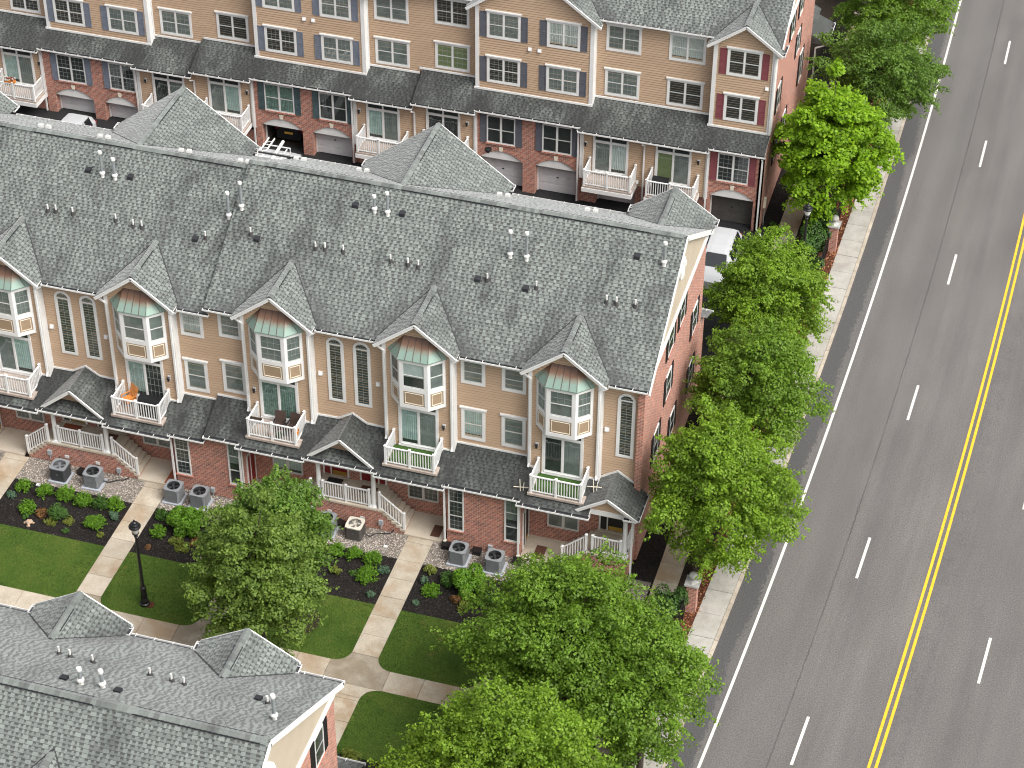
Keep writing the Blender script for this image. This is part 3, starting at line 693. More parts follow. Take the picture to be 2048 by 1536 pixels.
def window(parent, x0, x1, z0, z1, y, rz=0.0, cols=2, casing=.12, crown=False, grid=None, cur='dark', sash='sash', frame='white', sill=None, rows=2, split=.5, proud=.05):
    """outer size incl. casing. local: x along the wall, -y outwards"""
    w, h = x1-x0, z1-z0; c = casing
    key = ('w', round(w, 2), round(h, 2), cols, c, crown, sill, frame, rows, proud, sash, split)
    if key not in _wc:
        b = MB(); d = proud
        b.box(0, c, -d, 0, 0, h); b.box(w-c, w, -d, 0, 0, h); b.box(c, w-c, -d, 0, 0, c); b.box(c, w-c, -d, 0, h-c, h)
        if crown: b.box(-.07, w+.07, -d-.07, 0, h+.001, h+.07); b.box(-.03, w+.03, -d-.035, 0, h-.06, h)
        for i in range(1, cols): xm = c+(w-2*c)*i/cols; b.box(xm-.035, xm+.035, -d+.002, 0, c, h-c)
        pw = (w-2*c)/cols
        for i in range(cols):
            a = c+pw*i+(.035 if i else 0); e = c+pw*(i+1)-(.035 if i < cols-1 else 0); s = .03
            b.box(a, a+s, -.042, 0, c, h-c, 1); b.box(e-s, e, -.042, 0, c, h-c, 1); b.box(a+s, e-s, -.042, 0, c, c+.05, 1); b.box(a+s, e-s, -.042, 0, h-c-s, h-c, 1)
            for r in range(1, rows):
                zm = c+(h-2*c)*(split if rows == 2 else r/rows); b.box(a+s, e-s, -.046, 0, zm-.022, zm+.022, 1)
        if sill: b.box(-.06, w+.06, -.09, 0, -.075, -.001, 2)
        _wc[key] = b.mesh('window', [frame, sash, 'brick'])
    o = put(_wc[key], 'window', parent, None, (x0, y, z0), rz)
    iw, ih = w-2*c, h-2*c
    sub(curtain_mesh(iw, ih, cur), 'curtain' if cur in ('drape', 'sheer', 'green_drape') else ('blind' if 'blind' in cur else 'room_behind'), o, (c, 0, c))
    pw = iw/cols
    for i in range(cols):
        for r in range(rows):
            fr = [0, split, 1] if rows == 2 else [k/rows for k in range(rows+1)]
            gw, gh = pw-.10, ih*(fr[r+1]-fr[r])-.05
            sub(quad_mesh('pane', gw, gh, 'glass', -.036), 'pane', o, (c+pw*i+.05, 0, c+ih*fr[r]+.03))
    if grid:
        gk = ('g', round(w, 2), round(h, 2), cols, c, grid, rows, split)
        if gk not in _wc:
            b = MB(); gx, gy = grid[:2]; rr = grid[2] if len(grid) > 2 else tuple(range(rows))
            for i in range(cols):
                a = c+pw*i+.05; e = c+pw*(i+1)-.05; fr = [0, split, 1] if rows == 2 else [k/rows for k in range(rows+1)]
                for r in rr:
                    q0, q1 = c+ih*fr[r]+.03, c+ih*fr[r+1]-.03
                    for k in range(1, gx): xm = a+(e-a)*k/gx; b.box(xm-.008, xm+.008, -.045, -.041, q0, q1)
                    for k in range(1, gy): zm = q0+(q1-q0)*k/gy; b.box(a, e, -.046, -.0415, zm-.008, zm+.008)
            _wc[gk] = b.mesh('grille', 'muntin')
        sub(_wc[gk], 'grille', o)
    return o
def arch_window(parent, x0, x1, z0, z1, y):
    w, h = x1-x0, z1-z0; key = ('arch', round(w, 2), round(h, 2))
    if key not in _wc:
        def ring(r, n=14): return [(w/2-r*math.cos(math.pi*i/n), h-w/2+r*math.sin(math.pi*i/n)) for i in range(n+1)]
        b = MB(); o_, i_ = ring(w/2), ring(w/2-.12)
        for a, c, d, e in zip(o_[:-1], o_[1:], i_[:-1], i_[1:]): b.ext([(a[0], 0, a[1]), (c[0], 0, c[1]), (e[0], 0, e[1]), (d[0], 0, d[1])], (0, -.055, 0))
        b.box(0, .12, -.055, 0, 0, h-w/2); b.box(w-.12, w, -.055, 0, 0, h-w/2); b.box(.12, w-.12, -.055, 0, 0, .13)
        b.box(.12, w-.12, -.05, 0, h-w/2-.04, h-w/2+.02)
        b.box(.12, .155, -.045, 0, .13, h-w/2-.04); b.box(w-.155, w-.12, -.045, 0, .13, h-w/2-.04)
        _wc[key] = b.mesh('arched_window', 'white', fix=True)
        g = MB(); zt = h-w/2-.05
        g.box(w/2-.007, w/2+.007, -.044, -.038, .14, zt)
        n = 9
        for k in range(1, n): z = .14+(zt-.14)*k/n; g.box(.155, w-.155, -.0445, -.0385, z-.007, z+.007)
        for k in range(1, 5):
            an = math.pi*k/5; g.bar((w/2, -.041, h-w/2), (w/2-(w/2-.14)*math.cos(an), -.041, h-w/2+(w/2-.14)*math.sin(an)), .014, .006, (0, 1, 0))
        _wc[key+('g',)] = g.mesh('grille', 'muntin')
        p = MB(); p.face([(.155, -.033, .13), (w-.155, -.033, .13), (w-.155, -.033, zt), (.155, -.033, zt)]); _wc[key+('p',)] = p.mesh('pane', 'glass')
        p = MB(); p.face([(a[0], -.032, a[1]) for a in reversed(ring(w/2-.125))]); _wc[key+('f',)] = p.mesh('pane', 'glass')
        p = MB(); p.box(.13, w-.13, -.02, 0, .1, h-w/2); p.face([(a[0], -.02, a[1]) for a in reversed(ring(w/2-.12))]); _wc[key+('d',)] = p.mesh('room_behind', 'teal_room')
    o = put(_wc[key], 'arched_window', parent, None, (x0, y, z0))
    sub(_wc[key+('d',)], 'room_behind', o); sub(_wc[key+('p',)], 'pane', o); sub(_wc[key+('f',)], 'fanlight_pane', o); sub(_wc[key+('g',)], 'grille', o)
    return o
def shutter(parent, x0, x1, z0, z1, y, mat, rz=0):
    w, h = x1-x0, z1-z0; key = ('sh', round(w, 2), round(h, 2), mat)
    if key not in _wc:
        b = MB(); f = .05
        b.box(0, f, -.05, -.004, 0, h); b.box(w-f, w, -.05, -.004, 0, h)
        for z in (0, h*.55-f/2, h-f): b.box(f, w-f, -.05, -.004, z, z+f)
        for z0_, z1_ in ((f, h*.55-f/2), (h*.55+f/2, h-f)): b.box(f, w-f, -.038, -.004, z0_, z1_)
        _wc[key] = b.mesh('shutter', mat)
    return put(_wc[key], 'shutter', parent, None, (x0, y, z0), rz)
def slider(parent, x0, x1, z0, z1, y, transom=True, cur=('drape', 'dark'), grid=None):
    """sliding balcony door with a transom light over it"""
    w, h = x1-x0, z1-z0; key = ('sl', round(w, 2), round(h, 2), transom)
    tz = h-.46 if transom else h-.1
    if key not in _wc:
        b = MB(); c = .12; d = .06
        b.box(0, c, -d, 0, 0, h); b.box(w-c, w, -d, 0, 0, h); b.box(c, w-c, -d, 0, h-.09, h); b.box(c, w-c, -d-.03, 0, 0, .1)
        if transom: b.box(c, w-c, -d, 0, tz, tz+.12); b.box(w/2-.05, w/2+.05, -d+.004, 0, tz+.12, h-.09)
        b.box(w/2-.03, w/2+.03, -.052, 0, .1, tz)
        for a, e, yy in ((c, w/2-.03, -.046), (w/2+.03, w-c, -.040)):
            b.box(a, a+.035, yy, 0, .1, tz); b.box(e-.035, e, yy, 0, .1, tz); b.box(a+.035, e-.035, yy, 0, .1, .16); b.box(a+.035, e-.035, yy, 0, tz-.04, tz)
        b.box(-.02, w+.02, -.1, 0, -.06, -.001)
        _wc[key] = b.mesh('sliding_door', 'white')
    o = put(_wc[key], 'sliding_door', parent, None, (x0, y, z0)); c = .12; pw = w/2-c-.03
    for k in (0, 1):
        xx = c if k == 0 else w/2+.03
        sub(curtain_mesh(pw, tz-.1, cur[k]), 'curtain' if cur[k] in ('drape', 'sheer', 'green_drape') else ('blind' if 'blind' in cur[k] else 'room_behind'), o, (xx, 0, .1))
        sub(quad_mesh('pane', pw-.07, tz-.3+.12, 'glass', -.036), 'pane', o, (xx+.035, 0, .16))
        if grid:
            g = MB()
            for i in range(1, 4): g.box(xx+pw*i/4-.008, xx+pw*i/4+.008, -.048, -.044, .16, tz-.04)
            for i in range(1, 5): z = .16+(tz-.2)*i/5; g.box(xx+.03, xx+pw-.03, -.049, -.0445, z-.008, z+.008)
            g2 = g.mesh('grille', 'muntin'); sub(g2, 'grille', o)
        if transom:
            sub(quad_mesh('pane', w/2-c-.07, .22, 'glass', -.036), 'pane', o, ((c+.01) if k == 0 else w/2+.06, 0, tz+.13))
            sub(quad_mesh('room_behind', w/2-c-.05, .25, 'dark_room', -.01), 'room_behind', o, (c if k == 0 else w/2+.05, 0, tz+.12))
    return o
_bal = {}
def baluster(h):
    k = round(h, 2)
    if k not in _bal: b = MB(); b.box(-.019, .019, -.019, .019, 0, h); _bal[k] = b.mesh('baluster', 'vinyl')
    return _bal[k]
def post_mesh(h):
    k = ('p', round(h, 2))
    if k not in _bal:
        b = MB(); b.box(-.052, .052, -.052, .052, 0, h); b.box(-.07, .07, -.07, .07, h, h+.03); b.lathe([(.07, h+.03), (.02, h+.08), (0, h+.09)], n=4); _bal[k] = b.mesh('post', 'vinyl')
    return _bal[k]
def rail_run(root, p, q, h=1.0, posts=(True, True), step=.125):
    """root: part whose local frame is world axes at root location rl"""
    rl = Vector(root['_w']); p = Vector(p)-rl; q = Vector(q)-rl; d = q-p; L = math.hypot(d.x, d.y)
    up = Vector((0, 0, 1))
    b = MB(); b.bar(p+up*h, q+up*h, .07, .05); sub(b.mesh('top_rail', 'vinyl'), 'top_rail', root)
    b = MB(); b.bar(p+up*.12, q+up*.12, .05, .05); sub(b.mesh('bottom_rail', 'vinyl'), 'bottom_rail', root)
    n = max(2, int(L/step)); bm = baluster(h-.15)
    for i in range(1, n): sub(bm, 'baluster', root, p+d*(i/n)+up*.13)
    for s, c in zip(posts, (p, q)):
        if s: sub(post_mesh(h+.06), 'post', root, c)
def part_at(parent, me, name, loc):
    o = put(me, name, parent, None, loc); o['_w'] = list(loc); return o
def balcony(parent, x0, x1, y0, y1, z, mats=('deck', 'white'), thick=.12, floor=None, joist=None, ext=.16, step=False):
    """deck with a railing on three sides; y0 = outer edge, y1 = wall"""
    b = MB(); w = x1-x0
    b.box(-ext, w+ext, -ext*.6, y1-y0-.002, -thick, 0, 0)
    if joist: b.box(-ext-.02, w+ext+.02, -ext*.6-.03, y1-y0-.004, -thick-joist, -thick-.001, 1)
    if floor: b.box(.05, w-.05, .06, y1-y0-.06, .001, .02, 2)
    if step: b.box(.02, w-.02, y1-y0-.36, y1-y0-.065, .021, .17, 2)
    me = b.mesh('balcony', [mats[0], mats[1], floor or mats[0]])
    o = part_at(parent, me, 'balcony', (x0, y0, z))
    rail_run(o, (x0, y0, z), ((x0+x1)/2, y0, z), posts=(True, True)); rail_run(o, ((x0+x1)/2, y0, z), (x1, y0, z), posts=(False, True))
    rail_run(o, (x0, y0, z), (x0, y1-.05, z), posts=(False, True)); rail_run(o, (x1, y0, z), (x1, y1-.05, z), posts=(False, True))
    return o
_lan = []
def lantern(parent, x, y, z):
    if not _lan:
        b = MB(); b.box(-.07, .07, -.03, 0, -.1, .12, 1); b.bar((0, -.03, .02), (0, -.14, .1), .03, .03, (1, 0, 0)); b.lathe([(.0, .12), (.09, .06), (.07, .05), (.05, -.12), (.02, -.15), (0, -.15)], (0, -.14, 0), 6)
        _lan.append(b.mesh('wall_lantern', ['black', 'white']))
    return put(_lan[0], 'wall_lantern', parent, None, (x, y, z))
_vb = []
def wall_vent(parent, x, y, z):
    if not _vb:
        b = MB(); b.box(-.11, .11, -.04, 0, -.11, .11); b.ext([(-.08, -.04, -.07), (-.08, -.04, .09), (-.08, -.13, -.02), (-.08, -.13, -.07)], (.16, 0, 0)); _vb.append(b.mesh('wall_vent', 'white'))
    return put(_vb[0], 'wall_vent', parent, None, (x, y, z))
def corner_board(parent, x, y0, y1, z0, z1, side=1, w=.15):
    """white L board on a corner: front face at y0, return face to y1; side=+1 return faces +x"""
    b = MB()
    if side > 0: b.box(x-w, x+.025, y0-.03, y0+.02, z0, z1); b.box(x+.0005, x+.026, y0+.021, y1, z0, z1)
    else: b.box(x-.025, x+w, y0-.03, y0+.02, z0, z1); b.box(x-.026, x-.0005, y0+.021, y1, z0, z1)
    return b.build('corner_board', 'white', parent)
def boxpart(parent, name, mat, *boxes):
    b = MB()
    for bx in boxes: b.box(*bx)
    return b.build(name, mat, parent)
def flashing(parent, pts, w=.09):
    """white skirting board where a wall meets a lower roof"""
    b = MB()
    for p, q in zip(pts[:-1], pts[1:]): b.bar(p, q, .05, w, (0, 0, 1))
    return b.build('skirting_board', 'white', parent)

def gable_roof(parent, cx, hw, yt, yb, zf, slope, mat='roof', face=-1, main=None, dentils=True, caps=True, board=True, over=.0):
    """cross gable: ridge along y from the tip yt back to yb; zf = height of its feet; main(z)->y where the main slope reaches z"""
    zr = zf+slope*hw; L = math.hypot(hw, slope*hw); s = 1 if yb > yt else -1
    for sg in (-1, 1):
        V = Vector((-sg*hw, 0, slope*hw)).normalized()
        def rng(v, sg=sg):
            z = zf+v/L*(zr-zf); far = main(z) if main else abs(yb-yt)
            return [(0, max(.02, min(abs(yb-yt), far)))]
        shingles(parent, (cx+sg*hw, yt, zf), (0, s, 0), V, L, rng, mat)
        if board:
            b = MB(); p = Vector((cx+sg*(hw+.02), yt-s*.02, zf-.10)); q = Vector((cx, yt-s*.02, zr-.085)); b.bar(p, q, .045, .15, (0, 0, 1))
            b.bar(p+Vector((0, -s*.03, .07)), q+Vector((0, -s*.03, .07)), .03, .04, (0, 0, 1)); b.build('rake_board', 'white', parent)
            if dentils:
                b = MB(); n = int(L/.17)
                for i in range(1, n): c = p.lerp(q, i/n); b.box(c.x-.035, c.x+.035, min(yt+s*.08, yt+s*.2), max(yt+s*.08, yt+s*.2), c.z-.17, c.z-.04)
                b.build('soffit_blocks', 'white', parent)
            # soffit sheet under the overhang
            b = MB(); b.face([(cx+sg*hw, yt, zf-.06), (cx, yt, zr-.06), (cx, yt+s*.5, zr-.06), (cx+sg*hw, yt+s*.5, zf-.06)]); b.build('soffit', 'white', parent)
    if caps: ridge_caps(parent, (cx, yt, zr), (cx, yb, zr), mat, vent=(.9, abs(yb-yt)*.45, 99) if main and hw > 1.8 else None)
    return zr

# ------------------------------------------------------------------ roof plant
def roof_fixture(kind, loc, h=1.2, label='', cat='pipe', group=None):
    t = thing({'flue': 'flue_pipe', 'stack': 'vent_stack', 'box': 'box_vent', 'pair': 'roof_cap'}[kind], label, cat, loc, 0, group)
    if kind == 'flue':
        b = MB(); b.cyl((0, 0, -.1), (0, 0, h), .07, n=12); sub(b.mesh('pipe', 'pipe', smooth=False), 'pipe', t)
        b = MB(); b.lathe([(0, h+.15), (.09, h+.13), (.105, h+.06), (.105, h), (.06, h-.02)], n=14); sub(b.mesh('rain_cap', 'pvc'), 'rain_cap', t)
        b = MB(); b.lathe([(.075, .36), (.14, .28), (.14, .22), (.075, .2)], n=12); b.cyl((0, 0, .0), (0, 0, .22), .10, .085); sub(b.mesh('storm_collar', 'pvc'), 'storm_collar', t)
        b = MB(); b.face([(-.22, -.2, -.115), (.22, -.2, -.115), (.22, .16, .105), (-.22, .16, .105)]); b.face([(-.2, -.22, -.135), (.2, -.22, -.135), (.22, -.2, -.115), (-.22, -.2, -.115)]); sub(b.mesh('base_flashing', 'pvc'), 'base_flashing', t)
    elif kind == 'stack':
        b = MB(); b.cyl((0, 0, .1), (0, 0, .42), .045, n=10); sub(b.mesh('pipe', 'pvc'), 'pipe', t)
        b = MB(); b.cyl((0, 0, -.06), (0, 0, .17), .12, .075, n=10); b.face([(-.17, -.2, -.10), (.17, -.2, -.10), (.17, .16, .12), (-.17, .16, .12)]); sub(b.mesh('boot', 'lead'), 'boot', t)
    elif kind == 'box':
        b = MB(); b.ext([(-.13, -.14, -.08), (-.13, -.14, .12), (-.13, .1, .17), (-.13, .1, .04)], (.26, 0, 0)); sub(b.mesh('hood', 'boxvent', fix=True), 'hood', t)
        b = MB(); b.face([(-.17, -.17, -.09), (.17, -.17, -.09), (.17, .15, .11), (-.17, .15, .11)]); sub(b.mesh('base_flashing', 'boxvent'), 'base_flashing', t)
    return t
_rc = []
def roof_cap(loc, label, s):
    if not _rc:
        b = MB(); b.ext([(-.11, -.11, -.03), (-.11, .13, -.1), (-.11, .13, .1), (-.11, -.06, .12)], (.22, 0, 0)); _rc.append(b.mesh('roof_cap', 'pvc', fix=True))
    o = put(_rc[0], 'roof_cap', None, None, loc); tag(o, label, 'roof vent', 'white caps on the roof'); return o

# ================================================================== MIDDLE ROW
SL = 4.0/6.5
def dzx(x): return -.33 if x < -36.55 else 0.0
mid = thing('townhouse_row', 'tan and brick townhouse row in the middle, bay windows and balconies facing the garden', 'townhouses', (-36, 75, 0), world=True)
BUMPS = [-46.8, -39.94, -33.1, -26.2, -19.27]
XE = -15.65
def cut(ivs, a, b):
    out = []
    for s, e in ivs:
        if b <= s or a >= e: out.append((s, e)); continue
        if a > s: out.append((s, a))
        if b < e: out.append((b, e))
    return out
def main_roof(row, segs, ye, yr, ze, zr, front_g, rear_g, mat='roof', ymir=1):
    """segs: (x0, x1, dz). front_g: list (cx, hw, zf, slope) of gables on the y=ye side, likewise rear on the far side"""
    dy = yr-ye; L = math.hypot(dy, zr-ze); dr = -1 if dy < 0 else 1
    for x0, x1, dz in segs:
        for side in (0, 1):
            y0 = ye if side == 0 else 2*yr-ye; gs = front_g if side == 0 else rear_g
            def rng(v, side=side, gs=gs, x0=x0, x1=x1, dz=dz):
                z = ze+dz+(zr-ze)*v/L; iv = [(0, x1-x0)]
                for cx, hw, zf, sl in gs:
                    w = hw-(z-zf)/sl
                    if w > .25 and z < zf+sl*hw: iv = cut(iv, cx-min(w, hw)+.2-x0, cx+min(w, hw)-.2-x0)
                return iv
            def dirt(u, v, gs=gs, x0=x0):
                d = 0; x = x0+u
                for cx, hw, zf, sl in gs:
                    e = abs(x-cx)-max(0, hw-(ze+(zr-ze)*v/L-zf)/sl); 
                    if -.3 < e < 1.5 and v < 3.6: d = max(d, (1-max(0, e)/1.5)*(1-v/3.6)*1.1)
                    if v > 1.8 and v < 4.4 and abs(x-cx-.25) < .8: d = max(d, .5*(1-abs(x-cx-.25)/.8)*(1-abs(v-3.0)/1.4))
                    d = max(d, .35*(1-v/.5)) if v < .5 else d
                return d
            shingles(row, (x0, y0, ze+dz), (1, 0, 0), (0, (dy if side == 0 else -dy), zr-ze), L, rng, mat, dirt=dirt if side == 0 and gs and ye < 106 else None)
            for cx, hw, zf, sl in gs:
                if not (x0 < cx < x1): continue
                b = MB(); zt_ = zf+sl*hw; ys_ = lambda z: y0+(1 if dy > 0 else -1)*(1 if side == 0 else -1)*(z-ze-dz)*abs(dy)/(zr-ze)
                for sg in (-1, 1): b.bar((cx+sg*hw, ys_(zf), zf+.03), (cx, ys_(zt_), zt_+.03), .07, .03)
                b.build('valley', 'valley', row)
        b = MB(); t = .03
        b.face([(x0, ye, ze+dz-t), (x1, ye, ze+dz-t), (x1, yr, zr+dz-t), (x0, yr, zr+dz-t)]); b.face([(x0, 2*yr-ye, ze+dz-t), (x1, 2*yr-ye, ze+dz-t), (x1, yr, zr+dz-t), (x0, yr, zr+dz-t)])
        b.build('roof_deck', 'deck', row)
        n = int((x1-x0)/3.0); 
        ridge_caps(row, (x0, yr, zr+dz), (x1, yr, zr+dz), mat, hw=.19, vent=(.9, 5.2, 1.5))
    for (a, b_, c), (d, e, f) in zip(segs[:-1], segs[1:]):
        m = MB(); lo, hi = min(c, f), max(c, f)
        for s in (1, -1):
            ya = ye if s == 1 else 2*yr-ye
            m.face([(b_, ya, ze+lo-.05), (b_, yr, zr+lo-.05), (b_, yr, zr+hi+.01), (b_, ya, ze+hi+.01)])
        m.build('roof_step', 'seam', row)
def rakes(row, x, xwall, ye, yr, ze, zr):
    for ya in (ye, 2*yr-ye):
        s = 1 if yr > ya else -1
        b = MB(); b.bar((x, ya-s*.1, ze-.15), (x, yr, zr-.10), .05, .24, (0, 0, 1)); b.build('rake_board', 'white', row)
        b = MB(); b.face([(xwall, ya, ze-.12), (x, ya, ze-.12), (x, yr, zr-.12), (xwall, yr, zr-.12)]); n = 26
        for i in range(1, n):
            t0 = i/n; y = ya+(yr-ya)*t0; z = ze+(zr-ze)*t0-.13; b.bar((xwall+.02, y, z), (x-.03, y, z), .05, .012, (0, 0, 1))
        b.build('soffit', 'white', row)
def end_window(row, X, ya, yb, z0, z1, shut='shut_black'):
    o = window(row, 0, yb-ya, z0, z1, 0, rz=R(90), cols=1, casing=.045, cur='dark', sash='darksash', sill=True); o.location = Vector((X, ya, z0))-Vector(row['_w'])
    for a in (ya-.40, yb+.04):
        s = shutter(row, 0, .36, z0-.02, z1+.02, 0, shut, rz=R(90)); s.location = Vector((X, a, z0-.02))-Vector(row['_w'])
def gable_end(row, X, y0, y1, yr, ze, zr, orn=True):
    """brick end wall with white band at eave height, boarded gable, round ornament"""
    boxpart(row, 'end_wall', 'brick', (X-.3, X, y0, y1, 0, ze-.125))
    boxpart(row, 'band_board', 'white', (X-.3, X+.09, y0+.02, y1-.02, ze-.124, ze+.12))
    b = MB(); b.ext([(X-.28, y0+.25, ze+.121), (X-.28, y1-.25, ze+.121), (X-.28, yr, zr-.2)], (.30, 0, 0)); b.build('gable_board', 'cream_panel', row, fix=True)
    if orn:
        b = MB(); c = Vector((X+.03, yr-.25*(1 if y0 < y1 else -1), ze+(zr-ze)*.62))
        for i in range(20):
            a0, a1 = 2*math.pi*i/20, 2*math.pi*(i+1)/20; r0, r1 = .36, .56
            P = lambda a, r, x: (c.x+x, c.y+r*math.cos(a), c.z+r*math.sin(a))
            b.ext([P(a0, r0, 0), P(a1, r0, 0), P(a1, r1, 0), P(a0, r1, 0)], (.14, 0, 0))
        for k in range(4): a = k*math.pi/2; b.box(c.x, c.x+.19, c.y+.42*math.cos(a)-.1, c.y+.42*math.cos(a)+.1, c.z+.42*math.sin(a)-.1, c.z+.42*math.sin(a)+.1)
        b.box(c.x-.0, c.x+.02, c.y-.33, c.y+.33, c.z-.33*.9, c.z+.33*.9)
        b.build('round_ornament', 'white', row, fix=True)

FG = [(c, 1.95, 10.52+dzx(c), .78) for c in BUMPS]
RGX = [(-29.45, 3.8, 10.75, .75), (-42.95, 3.8, 10.42, .75), (-56.4, 3.8, 10.4, .75), (-17.45, 2.08, 10.75, .70)]
segs = [(-62.0, -36.6, -.33), (-36.6, XE+.22, 0.0)]
main_roof(mid, segs, 75.3, 81.8, 10.4, 14.4, FG, RGX)
rakes(mid, XE+.24, XE, 75.3, 81.8, 10.4, 14.4)
gable_end(mid, XE, 75.62, 88.0, 81.8, 10.28, 14.35)
for (ya, yb, z0, z1) in [(79.95, 81.0, 8.75, 10.2), (82.35, 83.3, 8.75, 10.2), (80.0, 81.0, 6.1, 7.55), (85.6, 86.6, 5.8, 7.35), (77.85, 78.8, 4.1, 5.8), (85.5, 86.4, 2.6, 4.0), (81.5, 82.4, 2.6, 4.0)]:
    end_window(mid, XE+.001, ya, yb, z0, z1)
boxpart(mid, 'wall', 'brick', (-62, XE-.301, 75.78, 87.95, 0, 10.2))
boxpart(mid, 'garage_wing', 'brick', (-62, XE-.03, 87.96, 89.1, 0, 4.6))
shingles(mid, (-62, 89.5, 4.55), (1, 0, 0), (0, -1.6, .75), 1.77, lambda v: [(0, 62+XE+.3)], 'roof_stained')
gutter(mid, -62, XE+.32, 89.5, 4.55, face=1)
# rear gables
for cx, hw, zf, sl in RGX:
    zr = zf+sl*hw
    gable_roof(mid, cx, hw, 88.7, 81.7+(14.4+(-.33 if zf < 10.6 else 0)-zr)/SL, zf, sl, main=lambda z, zf=zf: 88.7-(81.8+(14.4+(dzx(-50) if zf < 10.6 else 0)-z)/SL)+.15, dentils=False)
    b = MB(); w = hw-.4; b.ext([(cx-w, 88.0, 5), (cx+w, 88.0, 5), (cx+w, 88.0, zf+.15), (cx, 88.0, zr-.2), (cx-w, 88.0, zf+.15)], (0, .38, 0)); b.build('gable_wall', 'cream_panel', mid, fix=True)
    for s in (-1, 1): gutter(mid, 88.15, 88.72, cx+s*(hw+.0), zf+.02, face=s, axis='x')
ex_ = sorted([(c-h, c+h) for c, h, *_ in RGX]); lo = -62
for a, b_ in ex_ + [(XE+.3, 0)]:
    if a-lo > .3: gutter(mid, lo+.05, a-.05, 88.3, 10.42+dzx((lo+a)/2), face=1)
    lo = b_

SHZ = 4.9
def shed_z(y): return SHZ-.49*(75.7-y)
def shed(row, x0, x1, ye, yw, dz, skip=None, vs=0):
    L = math.hypot(yw-ye, .49*(yw-ye))
    shingles(row, (x0, ye, shed_z(ye)+dz), (1, 0, 0), (0, 1, .49), L, lambda v: (cut([(0, x1-x0)], skip[0]-x0, skip[1]-x0) if skip and v > vs else [(0, x1-x0)]), 'roof_stained', dirt=lambda u, v: max(0, 1-min(u, x1-x0-u)/.9)*.8)
    yq = ye+vs if skip else yw; b = MB(); b.ext([(x0, ye+.02, shed_z(ye)+dz-.02), (x0, yq, shed_z(yq)+dz-.02), (x0, yq, shed_z(yq)+dz-.2), (x0, ye+.02, shed_z(ye)+dz-.16)], (x1-x0, 0, 0)); b.build('eave_soffit', 'white', row, fix=True)
def tb(b, o, d, n, a0, a1, b0, b1, z0, z1, mi=0):
    """box in a turned frame: a along d, b along n (outwards)"""
    o = Vector(o); d = Vector(d); n = Vector(n); k = len(b.v)
    for z in (z0, z1):
        for aa, bb in ((a0, b0), (a1, b0), (a1, b1), (a0, b1)): p = o+d*aa+n*bb; b.v.append((p.x, p.y, p.z+z))
    for q in ((0, 1, 2, 3), (7, 6, 5, 4), (4, 5, 1, 0), (5, 6, 2, 1), (6, 7, 3, 2), (7, 4, 0, 3)): b.f.append(tuple(k+i for i in q)); b.m.append(mi); b.t.append(.5)
